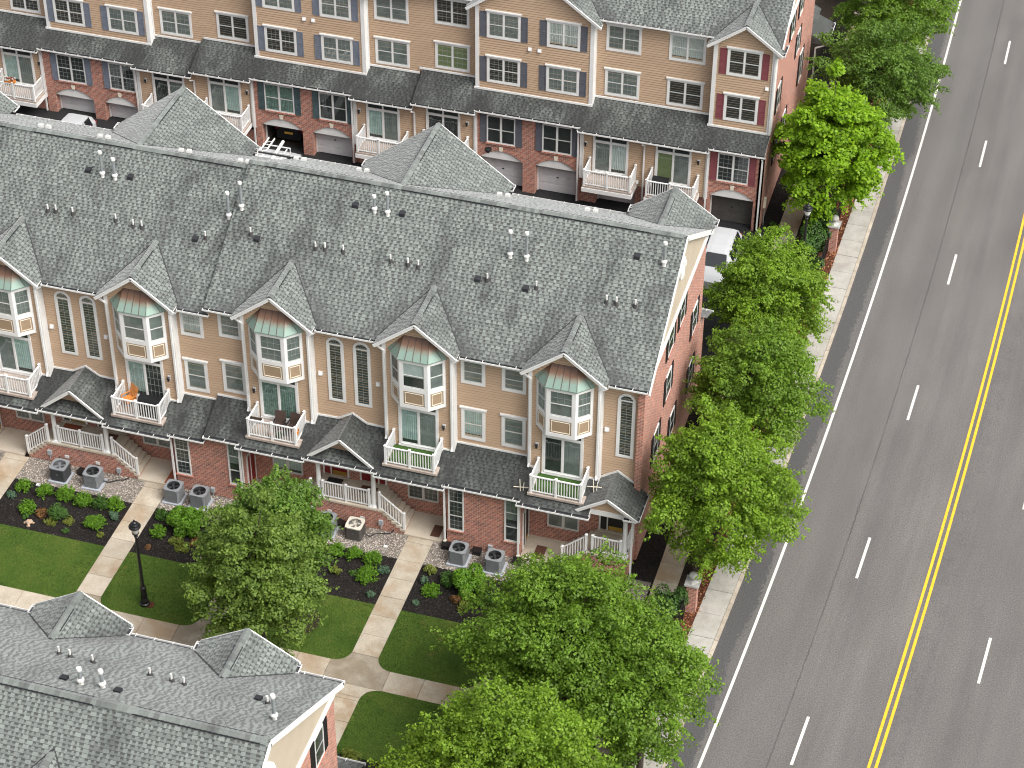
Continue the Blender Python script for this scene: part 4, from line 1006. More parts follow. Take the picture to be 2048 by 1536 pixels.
def bay(row, cx, z, grids, curs):
    yw, yf = 75.28, 74.68; z0, h = z+7.33, 2.78; P = [(-1.33, 0), (-.70, yf-yw), (.66, yf-yw), (1.32, 0)]
    o = MB()
    me = None; b = MB()
    base = (cx, yw, z0)
    pans = []
    for i in range(3):
        p, q = Vector((*P[i], 0)), Vector((*P[i+1], 0)); d = (q-p); w = d.length; d.normalize(); n = Vector((d.y, -d.x, 0))
        ws = .17 if i == 1 else .12; zw0, zw1 = 1.22, 2.60; zp0, zp1 = .20, .98
        tb(b, p, d, n, 0, ws, -.06, 0, 0, h); tb(b, p, d, n, w-ws, w, -.06, 0, 0, h)
        tb(b, p, d, n, ws, w-ws, -.06, 0, 0, zp0); tb(b, p, d, n, ws, w-ws, -.06, 0, zp1, zw0); tb(b, p, d, n, ws, w-ws, -.06, 0, zw1, h)
        tb(b, p, d, n, ws, w-ws, -.06, -.02, zp0, zp1, 1)
        m = .07; e = .03
        for a0, a1, c0, c1 in ((ws+m, w-ws-m, zp0+m, zp0+m+e), (ws+m, w-ws-m, zp1-m-e, zp1-m), (ws+m, ws+m+e, zp0+m+e, zp1-m-e), (w-ws-m-e, w-ws-m, zp0+m+e, zp1-m-e)): tb(b, p, d, n, a0, a1, -.0199, .0, c0, c1, 2)
        # sash
        for a0, a1, c0, c1 in ((ws, ws+.03, zw0, zw1), (w-ws-.03, w-ws, zw0, zw1), (ws+.03, w-ws-.03, zw0, zw0+.05), (ws+.03, w-ws-.03, (zw0+zw1)/2-.02, (zw0+zw1)/2+.02)): tb(b, p, d, n, a0, a1, -.04, -.012, c0, c1, 3)
        pans.append((p, d, n, w, ws, zw0, zw1))
    b.ext([(P[0][0], P[0][1], .001), (P[1][0], P[1][1]+.01, .001), (P[2][0], P[2][1]+.01, .001), (P[3][0], P[3][1], .001)], (0, 0, .02))
    b.ext([(P[0][0]-.06, 0, h+.001), (P[1][0]-.04, P[1][1]-.06, h+.001), (P[2][0]+.04, P[2][1]-.06, h+.001), (P[3][0]+.06, 0, h+.001)], (0, 0, .06))
    me = b.mesh('bay_window', ['white', 'bay_panel', 'cream', 'sash'], fix=True); bo = put(me, 'bay_window', row, None, base)
    for i, (p, d, n, w, ws, zw0, zw1) in enumerate(pans):
        g = MB(); zz = [(zw0+.05, (zw0+zw1)/2-.02), ((zw0+zw1)/2+.02, zw1)]
        for a, c in zz:
            g = MB(); q = lambda aa, bb, z_: p+d*aa+n*bb+Vector((0, 0, z_)); g.face([q(ws+.03, -.03, a), q(w-ws-.03, -.03, a), q(w-ws-.03, -.03, c), q(ws+.03, -.03, c)]); sub(g.mesh('pane', 'glass'), 'pane', bo)
        g = MB(); cu = curs[i]; zc = zw0 if cu != 'halfblind' else (zw0+zw1)/2-.1
        g.face([q(ws, -.05, zc), q(w-ws, -.05, zc), q(w-ws, -.05, zw1), q(ws, -.05, zw1)]); g.face([q(ws, -.058, zw0), q(w-ws, -.058, zw0), q(w-ws, -.058, zw1), q(ws, -.058, zw1)], 1)
        sub(g.mesh('blind', [{'halfblind': 'sheer'}.get(cu, cu if cu != 'dark' else 'dark_room'), 'dark_room']), 'blind', bo)
        if grids[i]:
            g = MB()
            for r, (a, c) in enumerate(zz):
                if grids[i] == 1 and r == 0: continue
                for k in (1, 2): aa = ws+.03+(w-2*ws-.06)*k/3; tb(g, p, d, n, aa-.008, aa+.008, -.026, -.018, a, c)
                tb(g, p, d, n, ws+.03, w-ws-.03, -.0255, -.0185, (a+c)/2-.008, (a+c)/2+.008)
            sub(g.mesh('grille', 'muntin', fix=True), 'grille', bo)
    # copper roof
    H = .88; E = [(-1.42, .0), (-.76, -.68), (.72, -.68), (1.41, .0)]; T = [(-.62, -.0), (.56, .0)]
    b = MB(); v = lambda p, z_: (p[0], p[1], z_)
    b.face([v(E[1], 0), v(E[2], 0), v(T[1], H), v(T[0], H)]); b.face([v(E[0], .0), v(E[1], 0), v(T[0], H)]); b.face([v(E[2], 0), v(E[3], 0), v(T[1], H)])
    for p, q in ((E[0], E[1]), (E[1], E[2]), (E[2], E[3])): b.face([v(p, -.05), v(q, -.05), v(q, 0), v(p, 0)])
    co = put(b.mesh('copper_roof', 'copper'), 'copper_roof', row, None, (cx, yw, z0+h+.065))
    b = MB()
    for k in range(0, 5):
        t = k/4; p = Vector((E[1][0]+(E[2][0]-E[1][0])*t, E[1][1], .012)); q = Vector((T[0][0]+(T[1][0]-T[0][0])*t, T[0][1], H+.012)); b.bar(p, q, .02, .03, (0, 0, 1))
    b.bar((E[0][0]*.72+E[1][0]*.28, E[1][1]*.28, .01), (T[0][0]*.96, 0, H*.98), .015, .025); b.bar((E[3][0]*.72+E[2][0]*.28, E[2][1]*.28, .01), (T[1][0]*.96, 0, H*.98), .015, .025)
    sub(b.mesh('standing_seam', 'seam'), 'standing_seam', co)
    return bo
def entry_door(row, x0, x1, z0, z1, y, mat, flip=False, kick=True, rz=0):
    """white frame, coloured sidelight and a panelled door with a brass kick plate"""
    w, h = x1-x0, z1-z0; b = MB(); c = .08; sw = .30
    s0 = (c, c+sw) if not flip else (w-c-sw, w-c); d0 = (c+sw+.06, w-c) if not flip else (c, w-c-sw-.06)
    b.box(0, c, -.06, 0, 0, h); b.box(w-c, w, -.06, 0, 0, h); b.box(c, w-c, -.06, 0, h-c, h); m = c+sw if not flip else w-c-sw-.06; b.box(m, m+.06, -.055, 0, 0, h-c)
    b.box(-.05, w+.05, -.16, 0, -.08, -.001, 1)
    o = put(b.mesh('door_frame', ['white', 'patio']), 'door_frame', row, None, (x0, y, z0), rz)
    b = MB(); b.box(s0[0], s0[1], -.03, -.002, .02, h-c); sub(b.mesh('sidelight', mat), 'sidelight', o)
    b = MB(); b.box(d0[0], d0[1], -.035, -.002, .03, h-c); pw = (d0[1]-d0[0])
    for i in (0, 1):
        for a, e in ((.35, .95), (1.05, 1.85)):
            if e < h-c: b.box(d0[0]+pw*(.1+.46*i), d0[0]+pw*(.44+.46*i), -.045, -.0355, a, e)
    if kick: b.box(d0[0]+.04, d0[1]-.04, -.048, -.0356, .05, .28, 1)
    b.cyl((d0[1]-.08 if not flip else d0[0]+.08, -.09, 1.0), (d0[1]-.08 if not flip else d0[0]+.08, -.04, 1.0), .03, mi=1, n=8)
    sub(b.mesh('door', [mat, 'brass']), 'door', o); return o
def column(row, x, y, z0, z1):
    b = MB(); b.box(-.17, .17, -.17, .17, 0, .05); b.lathe([(.16, .05), (.16, .1), (.13, .13), (.125, .2), (.105, z1-z0-.12), (.13, z1-z0-.1), (.14, z1-z0-.05)], n=16); b.box(-.16, .16, -.16, .16, z1-z0-.05, z1-z0)
    return put(b.mesh('porch_column', 'vinyl'), 'porch_column', row, None, (x, y, z0))
def stairs(row, xt, xb, y0, y1, zt, zb, n=6):
    s = 1 if xb > xt else -1; w = abs(xb-xt)/n; hh = (zt-zb)/n
    root = part_at(row, None, 'stairs', (xt, y0, 0)); b = MB()
    for i in range(n):
        a = xt+s*w*i; z = zt-hh*(i+.0)
        b.box(min(a, a+s*w), max(a, a+s*w), y0+.04, y1, 0, z-.16)
    wl = b.mesh('stair_side', 'brick'); sub(wl, 'stair_side', root, (-xt, -y0, 0))
    for i in range(n):
        a = xt+s*w*i; z = zt-hh*i-.02; st = MB(); st.box(0, w+.03, 0, y1-y0, -.139, 0); me = st.mesh('stair_step', 'patio')
        sub(me, 'stair_step', root, (min(a, a+s*w)-.015-xt, 0, z-(.0 if i else .0)))
    rail_run(root, (xt+s*.05, y0+.07, zt-.02), (xb-s*.02, y0+.07, zb+.1), h=1.0)
    return root
def lower_downspout(row, x, y, zt):
    downspout(row, [(x, y, zt), (x, y, .32)]); b = MB(); b.box(-.07, .07, -.07, .07, 0, .32); put(b.mesh('downspout_boot', 'cream'), 'downspout_boot', row, None, (x, y, .01))

CURS = [('blind', 'drape'), ('drape', 'dark'), ('green_drape', 'green_drape'), ('drape', 'blind'), ('dark', 'blind')]
BAYC = [(('blind', 'blind', 'blind'), (2, 2, 2)), (('blind', 'blind', 'blind'), (0, 0, 0)), (('blind', 'blind', 'blind'), (2, 2, 2)), (('dark_room', 'halfblind', 'blind'), (0, 0, 0)), (('blind', 'blind', 'blind'), (2, 1, 2))]
for i, cx in enumerate(BUMPS):
    dz = dzx(cx); x0, x1 = cx-1.68, cx+1.68; zt = 10.5+dz; zr = 10.52+dz+.78*1.95
    boxpart(mid, 'projecting_wall', 'siding', (x0+.02, x1-.02, 75.302, 75.9, 4.2+dz, zt))
    b = MB(); b.ext([(x0, 75.305, zt), (x1, 75.305, zt), (cx, 75.305, zr-.15)], (0, .4, 0)); b.build('gable_wall', 'siding', mid, fix=True)
    def xr(z, x0=x0, x1=x1, cx=cx, zt=zt, zr=zr):
        w = 1.68 if z < zt else max(0, (zr-.12-z)/.78)
        w = min(1.68, w); return cx-w, cx+w
    siding(mid, 75.3, 4.5+dz, zr-.14, xr)
    corner_board(mid, x1, 75.28, 75.74, 4.5+dz, zt+.05, 1); corner_board(mid, x0, 75.28, 75.74, 4.5+dz, zt+.05, -1)
    gable_roof(mid, cx, 1.95, 74.9, 75.3+(zr-10.4-dz)/SL+.1, 10.52+dz, .78, main=lambda z, dz=dz: 75.3+(z-10.4-dz)/SL-74.9+.12)
    bay(mid, cx, dz, BAYC[i][1], BAYC[i][0])
    slider(mid, cx-1.0, cx+.95, 4.58+dz, 7.2+dz, 75.278, True, CURS[i], grid=(i == 1))
    lx = cx+1.22 if i in (1, 3) else cx-1.25
    lantern(mid, lx, 75.275, 6.15+dz)
    a, c = (cx-1.25, cx+1.1) if i in (1, 3) else (cx-1.16, cx+1.2)
    balcony(mid, a, c, 74.0, 75.28, 4.32+dz, floor='turf' if i in (3, 4) else None, step=True)
    ye = 73.62
    shed(mid, x0, x1, ye, 75.3, dz, skip=(a-.02, c+.02), vs=.62); gutter(mid, x0-.05, x1+.05, ye, shed_z(ye)+dz+.0, w=.2)
    flashing(mid, [(x0, 75.25, shed_z(75.3)+dz+.06), (a-.05, 75.25, shed_z(75.3)+dz+.06)]); flashing(mid, [(c+.05, 75.25, shed_z(75.3)+dz+.06), (x1+.03, 75.25, shed_z(75.3)+dz+.06)])
    for s in (-1, 1):
        xx = cx+s*1.6
        downspout(mid, [(cx+s*2.02, 75.24, 10.34+dz), (cx+s*1.95, 75.22, 10.22+dz), (xx, 75.215, 10.0+dz), (xx, 75.215, 5.0+dz), (xx-s*-.02, 75.1, 4.82+dz)])
    # ground floor recess under the balcony
    boxpart(mid, 'recess_wall', 'brick', (x0-.3, x1+.3, 75.65, 75.779, 0, 4.1+dz))
    wx = cx-.78
    window(mid, wx, wx+1.55, .92, 2.62, 75.648, cols=2, casing=.05, frame='sash', sash='sash', cur=['blind', 'blind', 'drape', 'dark', 'blind'][i], grid=((3, 3) if i in (0, 1, 3) else None), sill=True)
    if i in (1, 3): pa, pb = cx-.44, cx+1.42
    else: pa, pb = cx-1.5, cx+.32
    if i == 4: pa, pb = cx-1.66, cx+.4
    boxpart(mid, 'patio_slab', 'patio', (pa, pb, 73.93, 75.64, 0, .12))
    boxpart(mid, 'porch_ceiling', 'white', (x0, x1, 73.7, 75.6, 3.55+dz, 3.6+dz))
def gap(x0, x1, i): pass
GAPS = [('W', -51.9, -48.48), ('A', -45.12, -41.62), ('W', -38.26, -34.78), ('A', -31.42, -27.88), ('W', -24.52, -20.95), ('E', -17.59, XE)]
for kind, x0, x1 in GAPS:
    cx = (x0+x1)/2; xb = -36.5 if x0 < -36.6 < x1 else None
    parts_ = [(x0, xb, dzx(x0)), (xb, x1, dzx(x1))] if xb else [(x0, x1, dzx(cx))]
    for a, c, dz in parts_:
        siding(mid, 75.76, 4.7+dz, 10.32+dz, lambda z, a=a, c=c: (a, c))
        gutter(mid, a+(.32 if a == x0 else -.12), c-(.32 if c == x1 and kind != 'E' else -.15), 75.3, 10.43+dz)
        boxpart(mid, 'frieze_board', 'white', (a, c, 75.36, 75.759, 10.27+dz, 10.33+dz))
        if kind != 'E':
            ye = 73.8 if kind == 'W' else 73.76
            shed(mid, a, c, ye, 75.74, dz)
            gutter(mid, a-(.1 if a == x0 else .02), c+(.1 if c == x1 else .0), ye, shed_z(ye)+dz, w=.2)
            if kind == 'W': flashing(mid, [(a, 75.7, shed_z(75.7)+dz+.07), (c, 75.7, shed_z(75.7)+dz+.07)])
    dz = dzx(cx)
    if kind == 'W':
        boxpart(mid, 'brick_bay', 'brick', (x0+.02, x1-.02, 74.0, 75.777, 0, 3.62))
        if x0 > -50:
            for wx, up, lo in ((-1.56, 'sheer' if x0 < -30 else 'dark', 'blind'), (.38, 'blind', 'blind')):
                d = dzx(cx+wx)
                window(mid, cx+wx, cx+wx+1.16, 8.56+d, 9.98+d, 75.758, cols=1, casing=.14, cur=up if up != 'dark' else 'blind', grid=(3, 3) if x0 < -30 else None)
                window(mid, cx+wx, cx+wx+1.16, 5.25+d, 7.12+d, 75.758, cols=1, casing=.14, crown=True, cur=('drape' if (x0 > -30 and wx < 0) else lo), grid=(2, 2) if (x0 > -30 and wx < 0) else None)
            for wx, gr, cu in ((-1.68, (3, 3), 'olive_blind' if False else 'dark'), (1.06, (3, 3, (2,)), 'halfblind')):
                d = dzx(cx+wx); window(mid, cx+wx, cx+wx+.76, 1.0, 3.74+d, 73.998, cols=1, casing=.045, rows=3, cur=cu, grid=gr, sill=True)
                boxpart(mid, 'keystone', 'cream', (cx+wx+.28, cx+wx+.46, 73.97, 74.0, 3.745+d, 3.86+d))
        # side doors of the recesses, white framed
        lower_downspout(mid, x0-.06, 73.88, 3.8+dzx(x0)); lower_downspout(mid, x1-.03, 73.88, 3.8+dzx(x1))
        dm = 'door_black' if x0 > -30 else ('door_red' if x0 > -45 else 'door_green')
        dd = entry_door(mid, 0, 1.0, .13, 2.4, 0, dm, rz=R(90)); dd.location = Vector((x1-.018, 74.55, .13))-Vector(mid['_w'])
    if kind in 'AE':
        if kind == 'A':
            for wx in (-1.14, .16): arch_window(mid, cx+wx, cx+wx+.84, 6.0+dz, 9.78+dz, 75.758)
            wall_vent(mid, cx-1.5 if x0 > -30 or True else cx, 75.75, 7.5+dz); wall_vent(mid, cx+1.33, 75.75, 7.5+dz)
            pa, pb = cx-1.6, cx+1.75; dcol = 'door_red' if x0 > -35 else 'door_green'
            zr = 5.35+dz; gable_roof(mid, cx-.0, 1.62, 73.84, 75.72, 4.02+dz, .82, 'roof_stained', main=lambda z, dz=dz: max(.05, 75.7-(SHZ+dz-z)/.49-73.84+.1), dentils=False)
            b = MB(); b.ext([(cx-1.35, 74.35, 4.2+dz), (cx+1.35, 74.35, 4.2+dz), (cx, 74.35, 5.28+dz)], (0, .06, 0)); b.build('pediment', 'siding', mid, fix=True)
            f = 75.7; flashing(mid, [(x0, f, 4.97+dz), (cx-.72, f, 4.99+dz), (cx, f, 5.45+dz), (cx+.72, f, 4.99+dz), (x1, f, 4.97+dz)])
            boxpart(mid, 'porch_ceiling', 'white', (x0, x1, 73.8, 75.6, 3.6+dz, 3.65+dz))
            boxpart(mid, 'porch_beam', 'white', (x0+.2, x1-.1, 73.95, 74.2, 3.62+dz, 3.86+dz))
            boxpart(mid, 'recess_wall', 'brick', (x0+.301, x1-.301, 75.651, 75.78, 0, 4.2))
            entry_door(mid, cx-1.62, cx-.3, 1.42, 3.45, 75.648, dcol); entry_door(mid, cx+.26, cx+1.62, 1.42, 3.45, 75.648, 'door_black' if x0 < -40 else dcol, flip=True, kick=False)
            column(mid, cx-1.28, 74.16, 1.3, 3.62+dz); column(mid, cx+1.47, 74.16, 1.3, 3.62+dz)
            stairs(mid, pb, pb+1.27, 73.97, 75.5, 1.3, .16); stairs(mid, pa, pa-1.27, 73.97, 75.5, 1.3, .16)
            rr = part_at(mid, None, 'porch_railing', (cx, 74.05, 1.3))
            rail_run(rr, (cx-1.05, 74.06, 1.3), (cx+.1, 74.06, 1.3), h=1.0); rail_run(rr, (cx+.1, 74.06, 1.3), (cx+1.27, 74.06, 1.3), h=1.0, posts=(False, True))
            for vx in (-.75, .9): boxpart(mid, 'foundation_vent', 'white', (cx+vx-.11, cx+vx+.11, 73.97, 73.999, .45, .62))
        else:
            arch_window(mid, -16.93, -16.1, 5.98, 9.72, 75.758); wall_vent(mid, -17.38, 75.75, 7.45)
            pa, pb = -17.7, -15.78
            b = MB(); hw = 1.42; gx = -16.78; zf = 4.07; gable_roof(mid, gx, hw, 73.78, 75.74, zf, .67, 'roof_stained', dentils=False)
            b.ext([(gx-1.25, 73.98, zf+.02), (gx+1.25, 73.98, zf+.02), (gx, 73.98, zf+.85)], (0, .06, 0)); b.build('pediment', 'siding', mid, fix=True)
            boxpart(mid, 'porch_beam', 'white', (-17.75, -15.55, 73.96, 74.16, 3.78, 4.06), (-15.76, -15.56, 74.161, 75.6, 3.78, 4.0))
            boxpart(mid, 'porch_ceiling', 'white', (-17.6, -15.76, 74.17, 75.6, 3.7, 3.76))
            gutter(mid, 73.75, 75.7, gx+hw-.02, zf+.0, face=1, axis='x'); gutter(mid, -16.0, -15.38, 73.84, zf-.03)
            flashing(mid, [(-17.7, 75.7, 4.48), (gx, 75.7, 5.1), (-15.7, 75.7, 4.4)])
            boxpart(mid, 'recess_wall', 'brick', (x0+.2, XE-.301, 75.651, 75.78, 0, 4.2)); boxpart(mid, 'brick_pier', 'brick', (XE-.3, XE-.001, 75.5, 75.619, 0, 10.25))
            entry_door(mid, -17.55, -16.3, 1.42, 3.45, 75.648, 'door_black')
            column(mid, -15.95, 74.16, 1.3, 3.78); stairs(mid, pa, pa-1.2, 73.97, 75.5, 1.3, .16)
            rr = part_at(mid, None, 'porch_railing', (-16.8, 74.05, 1.3)); rail_run(rr, (-17.45, 74.06, 1.3), (-16.12, 74.06, 1.3), h=1.0); rail_run(rr, (-15.86, 74.3, 1.3), (-15.86, 75.5, 1.3), h=1.0, posts=(False, True))
            downspout(mid, [(-15.5, 73.86, 3.95), (-15.58, 73.94, 3.7), (-15.58, 73.94, .05)])
        boxpart(mid, 'porch_base', 'brick', (pa, pb, 74.0, 75.65, 0, 1.18)); boxpart(mid, 'porch_slab', 'patio', (pa-.02, pb+.02, 73.95, 75.65, 1.181, 1.3))

# ================================================================== REAR ROW (garage side towards the camera)
XR = -15.5
def dzr(x): return 0.0 if x > -36.0 else (-.33 if x > -49.3 else -.68)
rear = thing('townhouse_row', 'tan townhouse row at the back with arched garages and shuttered windows', 'townhouses', (-38, 104, 0), world=True)
RB = [(-32.45, -25.65, 'shut_grey'), (-45.8, -39.05, 'shut_blue'), (-59.1, -52.45, 'shut_blue')]
RFG = [(-29.05, 3.85, 11.15, .72), (-42.4, 3.85, 10.82, .72), (-55.8, 3.85, 10.45, .72), (-17.22, 2.05, 11.12, .72)]
RL = 4.0/6.5
segs = [(-72.0, -49.3, -.68), (-49.3, -36.0, -.33), (-36.0, XR+.22, 0.0)]
main_roof(rear, segs, 104.75, 111.25, 11.3, 15.3, RFG, [])
rakes(rear, XR+.24, XR, 104.75, 111.25, 11.3, 15.3); gable_end(rear, XR, 105.0, 117.4, 111.25, 11.2, 15.25)
boxpart(rear, 'end_wall', 'brick', (XR-.301, XR-.0005, 103.5, 104.999, 0, 5.2))
boxpart(rear, 'wall', 'brick', (-72, XR-.301, 105.16, 117.4, 2.6, 11.1), (-72, XR-.301, 109.2, 117.39, 0, 2.599))
for (ya, yb, z0, z1) in [(108.6, 109.5, 9.6, 10.95), (111.2, 112.1, 9.6, 10.95), (111.3, 112.2, 7.0, 8.4), (105.6, 106.5, 6.7, 8.2), (113.2, 114.1, 4.1, 6.0), (106.2, 107.1, 3.0, 4.7), (108.4, 109.3, 3.0, 4.7)]: end_window(rear, XR+.001, ya, yb, z0, z1)
shingles(rear, (XR, 117.6, 5.0), (0, 1, 0), (-.6, 0, .3), .67, lambda v: [(0, 3)], 'roof_stained')
b = MB(); b.ext([(XR-.6, 117.42, 5.2), (XR+.9, 117.42, 4.55), (XR+.9, 117.42, 4.4), (XR-.6, 117.42, 4.4)], (0, 2.6, 0)); b.build('porch_gable_end', 'roof_stained', rear, fix=True)
gutter(rear, 117.4, 120.0, XR+.9, 4.56, face=1, axis='x'); downspout(rear, [(XR+.95, 117.5, 4.4), (XR+.3, 117.46, 4.1), (XR+.3, 117.46, 0)])

def lowz(y): return 5.82-.46*(104.5-y)
def lowroof(x0, x1, ye, yw, dz):
    L = math.hypot(yw-ye, .46*(yw-ye)); shingles(rear, (x0, ye, lowz(ye)+dz), (1, 0, 0), (0, 1, .46), L, lambda v: [(0, x1-x0)], 'roof_stained', dirt=lambda u, v: max(0, 1-min(u, x1-x0-u)/1.6)*(1.1-.3*v))
    b = MB(); b.ext([(x0+.005, ye+.02, lowz(ye)+dz-.02), (x0+.005, yw, lowz(yw)+dz-.02), (x0+.005, yw, lowz(yw)+dz-.2), (x0+.005, ye+.02, lowz(ye)+dz-.15)], (x1-x0-.01, 0, 0)); b.build('eave_soffit', 'white', rear, fix=True)
    gutter(rear, x0-.05, x1+.05, ye, lowz(ye)+dz)
def garage_front(x0, x1, y, dz, opens, zt, open_ids=(), closed_mat='garage'):
    """brick ground storey with segmental arched openings, jambs and soffits"""
    spr = 1.95+dz; rise = .55; dep = .48; b = MB(); xsn = [x0]
    def arch(x, o): a, c = o; m = (a+c)/2; hw = (c-a)/2; t = (x-m)/hw; return spr+rise*(1-t*t)
    edges = [x0] + [v for o in opens for v in o] + [x1]
    for k in range(0, len(edges), 2): b.face([(edges[k], y, 0), (edges[k+1], y, 0), (edges[k+1], y, zt), (edges[k], y, zt)])
    n = 14
    for o in opens:
        ex = [o[0]+(o[1]-o[0])*i/n for i in range(n+1)]
        for p, q in zip(ex[:-1], ex[1:]):
            b.face([(p, y, arch(p, o)), (q, y, arch(q, o)), (q, y, zt), (p, y, zt)])
            b.face([(p, y+dep, arch(p, o)), (q, y+dep, arch(q, o)), (q, y, arch(q, o)), (p, y, arch(p, o))])
        b.face([(o[0], y, 0), (o[0], y+dep, 0), (o[0], y+dep, spr), (o[0], y, spr)]); b.face([(o[1], y+dep, 0), (o[1], y, 0), (o[1], y, spr), (o[1], y+dep, spr)])
    b.face([(x0, y, 0), (x0, y, zt), (x0, y+1.6, zt), (x0, y+1.6, 0)]); b.face([(x1, y, 0), (x1, y+1.6, 0), (x1, y+1.6, zt), (x1, y, zt)])
    b.build('garage_wall', 'brick', rear)
    for j, o in enumerate(opens):
        m = (o[0]+o[1])/2; hw = (o[1]-o[0])/2
        # ring of rowlock bricks, keystone
        r = MB(); nn = 22
        for i in range(nn):
            xa, xb = o[0]+(o[1]-o[0])*i/nn+.006, o[0]+(o[1]-o[0])*(i+1)/nn-.006
            r.ext([(xa, y-.012, arch(xa, o)+.01), (xb, y-.012, arch(xb, o)+.01), (xb, y-.012, arch(xb, o)+.2), (xa, y-.012, arch(xa, o)+.2)], (0, .02, 0))
        r.build('arch_bricks', 'brick', rear, 'stuff')
        b = MB(); b.ext([(m-.09, y-.05, spr+rise+.02), (m+.09, y-.05, spr+rise+.02), (m+.12, y-.05, spr+rise+.3), (m-.12, y-.05, spr+rise+.3)], (0, .06, 0)); b.build('keystone', 'cream', rear, fix=True)
        ex = [o[0]+.02+(o[1]-o[0]-.04)*i/n for i in range(n+1)]
        b = MB(); b.ext([(x, y+.06, arch(x, o)-.012) for x in ex]+[(o[1]-.02, y+.06, spr-.02), (o[0]+.02, y+.06, spr-.02)], (0, .07, 0)); b.build('arch_panel', 'white', rear, fix=True)
        if j in open_ids:
            boxpart(rear, 'garage_interior', 'garage_dark', (o[0]+.05, o[1]-.05, y+5.4, y+5.46, 0, 2.4), (o[0]-.02, o[0]+.04, y+dep+.1, y+5.4, 0, 2.4), (o[1]-.04, o[1]+.02, y+dep+.1, y+5.4, 0, 2.4), (o[0], o[1], y+dep+.1, y+5.4, 2.4, 2.45))
            boxpart(rear, 'garage_door_frame', 'white', (o[0]+.02, o[0]+.1, y+dep, y+dep+.08, 0, spr), (o[1]-.1, o[1]-.02, y+dep, y+dep+.08, 0, spr))
        else:
            gd = part_at(rear, None, 'garage_door', (o[0], y+dep-.03, 0)); w = o[1]-o[0]
            fb = MB(); fb.box(.0, .08, 0, .1, 0, spr+.3); fb.box(w-.08, w, 0, .1, 0, spr+.3); sub(fb.mesh('garage_door_frame', 'white'), 'garage_door_frame', gd)
            rows = 4; ph = (spr+.2)/rows; key = ('gp', round(w, 2), round(ph, 2), closed_mat)
            if key not in _wc:
                p = MB(); p.box(.085, w-.085, .03, .07, .006, ph-.006)
                for c_ in range(4):
                    cw = (w-.17)/4; p.box(.085+cw*c_+.06, .085+cw*(c_+1)-.06, .018, .0299, .07, ph-.07)
                _wc[key] = p.mesh('door_panel', closed_mat)
            for r_ in range(rows): sub(_wc[key], 'door_panel', gd, (0, 0, .03+ph*r_))
            hb = MB(); hb.box(w/2-.06, w/2+.06, -.0, .029, 1.02, 1.08); sub(hb.mesh('handle', 'black'), 'handle', gd)
def brick_module(x0, x1, dz, wins, opens, shut, open_ids=(), closed_mat='garage'):
    garage_front(x0, x1, 103.5, dz, opens, 5.2+dz, open_ids, closed_mat)
    for k, (a, c, cu, gr) in enumerate(wins):
        window(rear, a, c, 3.02+dz, 4.85+dz, 103.498, cols=2, casing=.045, cur=cu, grid=gr, sill=True)
        shutter(rear, a-.40, a-.02, 3.0+dz, 4.9+dz, 103.498, shut); shutter(rear, c+.02, min(c+.40, x1-.01), 3.0+dz, 4.9+dz, 103.498, shut)
    lowroof(x0, x1, 103.22, 104.5, dz)
def balcony_module(x0, x1, dzs, doors):
    """siding storey over recessed garages; doors: (xa, xb, curtains)"""
    xm = (x0+x1)/2
    halves = [(x0, xm, dzs[0]), (xm, x1, dzs[1])] if dzs[0] != dzs[1] else [(x0, x1, dzs[0])]
    for a, c, dz in halves:
        boxpart(rear, 'balcony_wall', 'siding', (a, c, 103.505, 105.0, 1.72+dz, 5.3+dz))
        siding(rear, 103.5, 1.72+dz, 5.15+dz, lambda z, a=a, c=c: (a+.001, c-.001))
        lowroof(a, c, 102.98, 105.1, dz)
    corner_board(rear, x0+.17, 103.47, 103.52, 1.7+dzs[0], 5.0+dzs[0], -1, .0); boxpart(rear, 'corner_board', 'white', (x0-.02, x0+.2, 103.455, 103.499, 1.66+dzs[0], 5.05+dzs[0])); boxpart(rear, 'corner_board', 'white', (x1-.2, x1+.02, 103.455, 103.499, 1.66+dzs[1], 5.05+dzs[1]))
    garage_front(x0+.001, x1-.001, 103.62, min(dzs)-.25, [(x0+.95, x0+3.25), (x1-3.25, x1-.95)], 1.72+min(dzs))
    for k, (a, c, cu) in enumerate(doors):
        dz = dzs[k]
        slider(rear, a, c, 2.25+dz, 4.72+dz, 103.478, True, cu)
        balcony(rear, a-.15, c+.52 if False else c+.45, 102.18, 103.47, 2.08+dz, mats=('deck', 'white'), joist=.26, ext=.10)
        lantern(rear, a-.42 if k == 0 else c+.42, 103.476, 4.05+dz); 
    downspout(rear, [(xm, 102.9, 4.9+min(dzs)), (xm+.02, 103.38, 4.6+min(dzs)), (xm+.02, 103.38, .1)])
    for s in (-.35, .4): wall_vent(rear, xm+s, 103.48, 2.0+min(dzs))
brick_module(-32.1, -26.0, 0, [(-31.5, -29.82, 'dark', None), (-28.22, -26.5, 'dark', None)], [(-31.95, -29.37), (-28.62, -26.2)], 'shut_grey')
brick_module(-45.72, -39.55, -.33, [(-45.02, -43.2, 'green_drape', None), (-41.65, -39.95, 'dark', None)], [(-45.35, -42.78), (-42.15, -39.75)], 'shut_teal', open_ids=(0,))
brick_module(-59.2, -53.1, -.68, [(-58.25, -56.45, 'dark', (3, 3)), (-54.88, -53.25, 'dark', (3, 3))], [(-58.65, -56.12), (-55.42, -53.3)], 'shut_blue')
brick_module(-18.6, XR-.0, 0, [(-18.12, -16.35, 'dark', (3, 3))], [(-18.45, -15.95)], 'shut_maroon', closed_mat='garage_dark')
balcony_module(-26.0, -18.6, (0, 0), [(-25.25, -23.2, ('blind', 'sheer')), (-21.65, -19.6, ('olive_blind', 'blind'))])
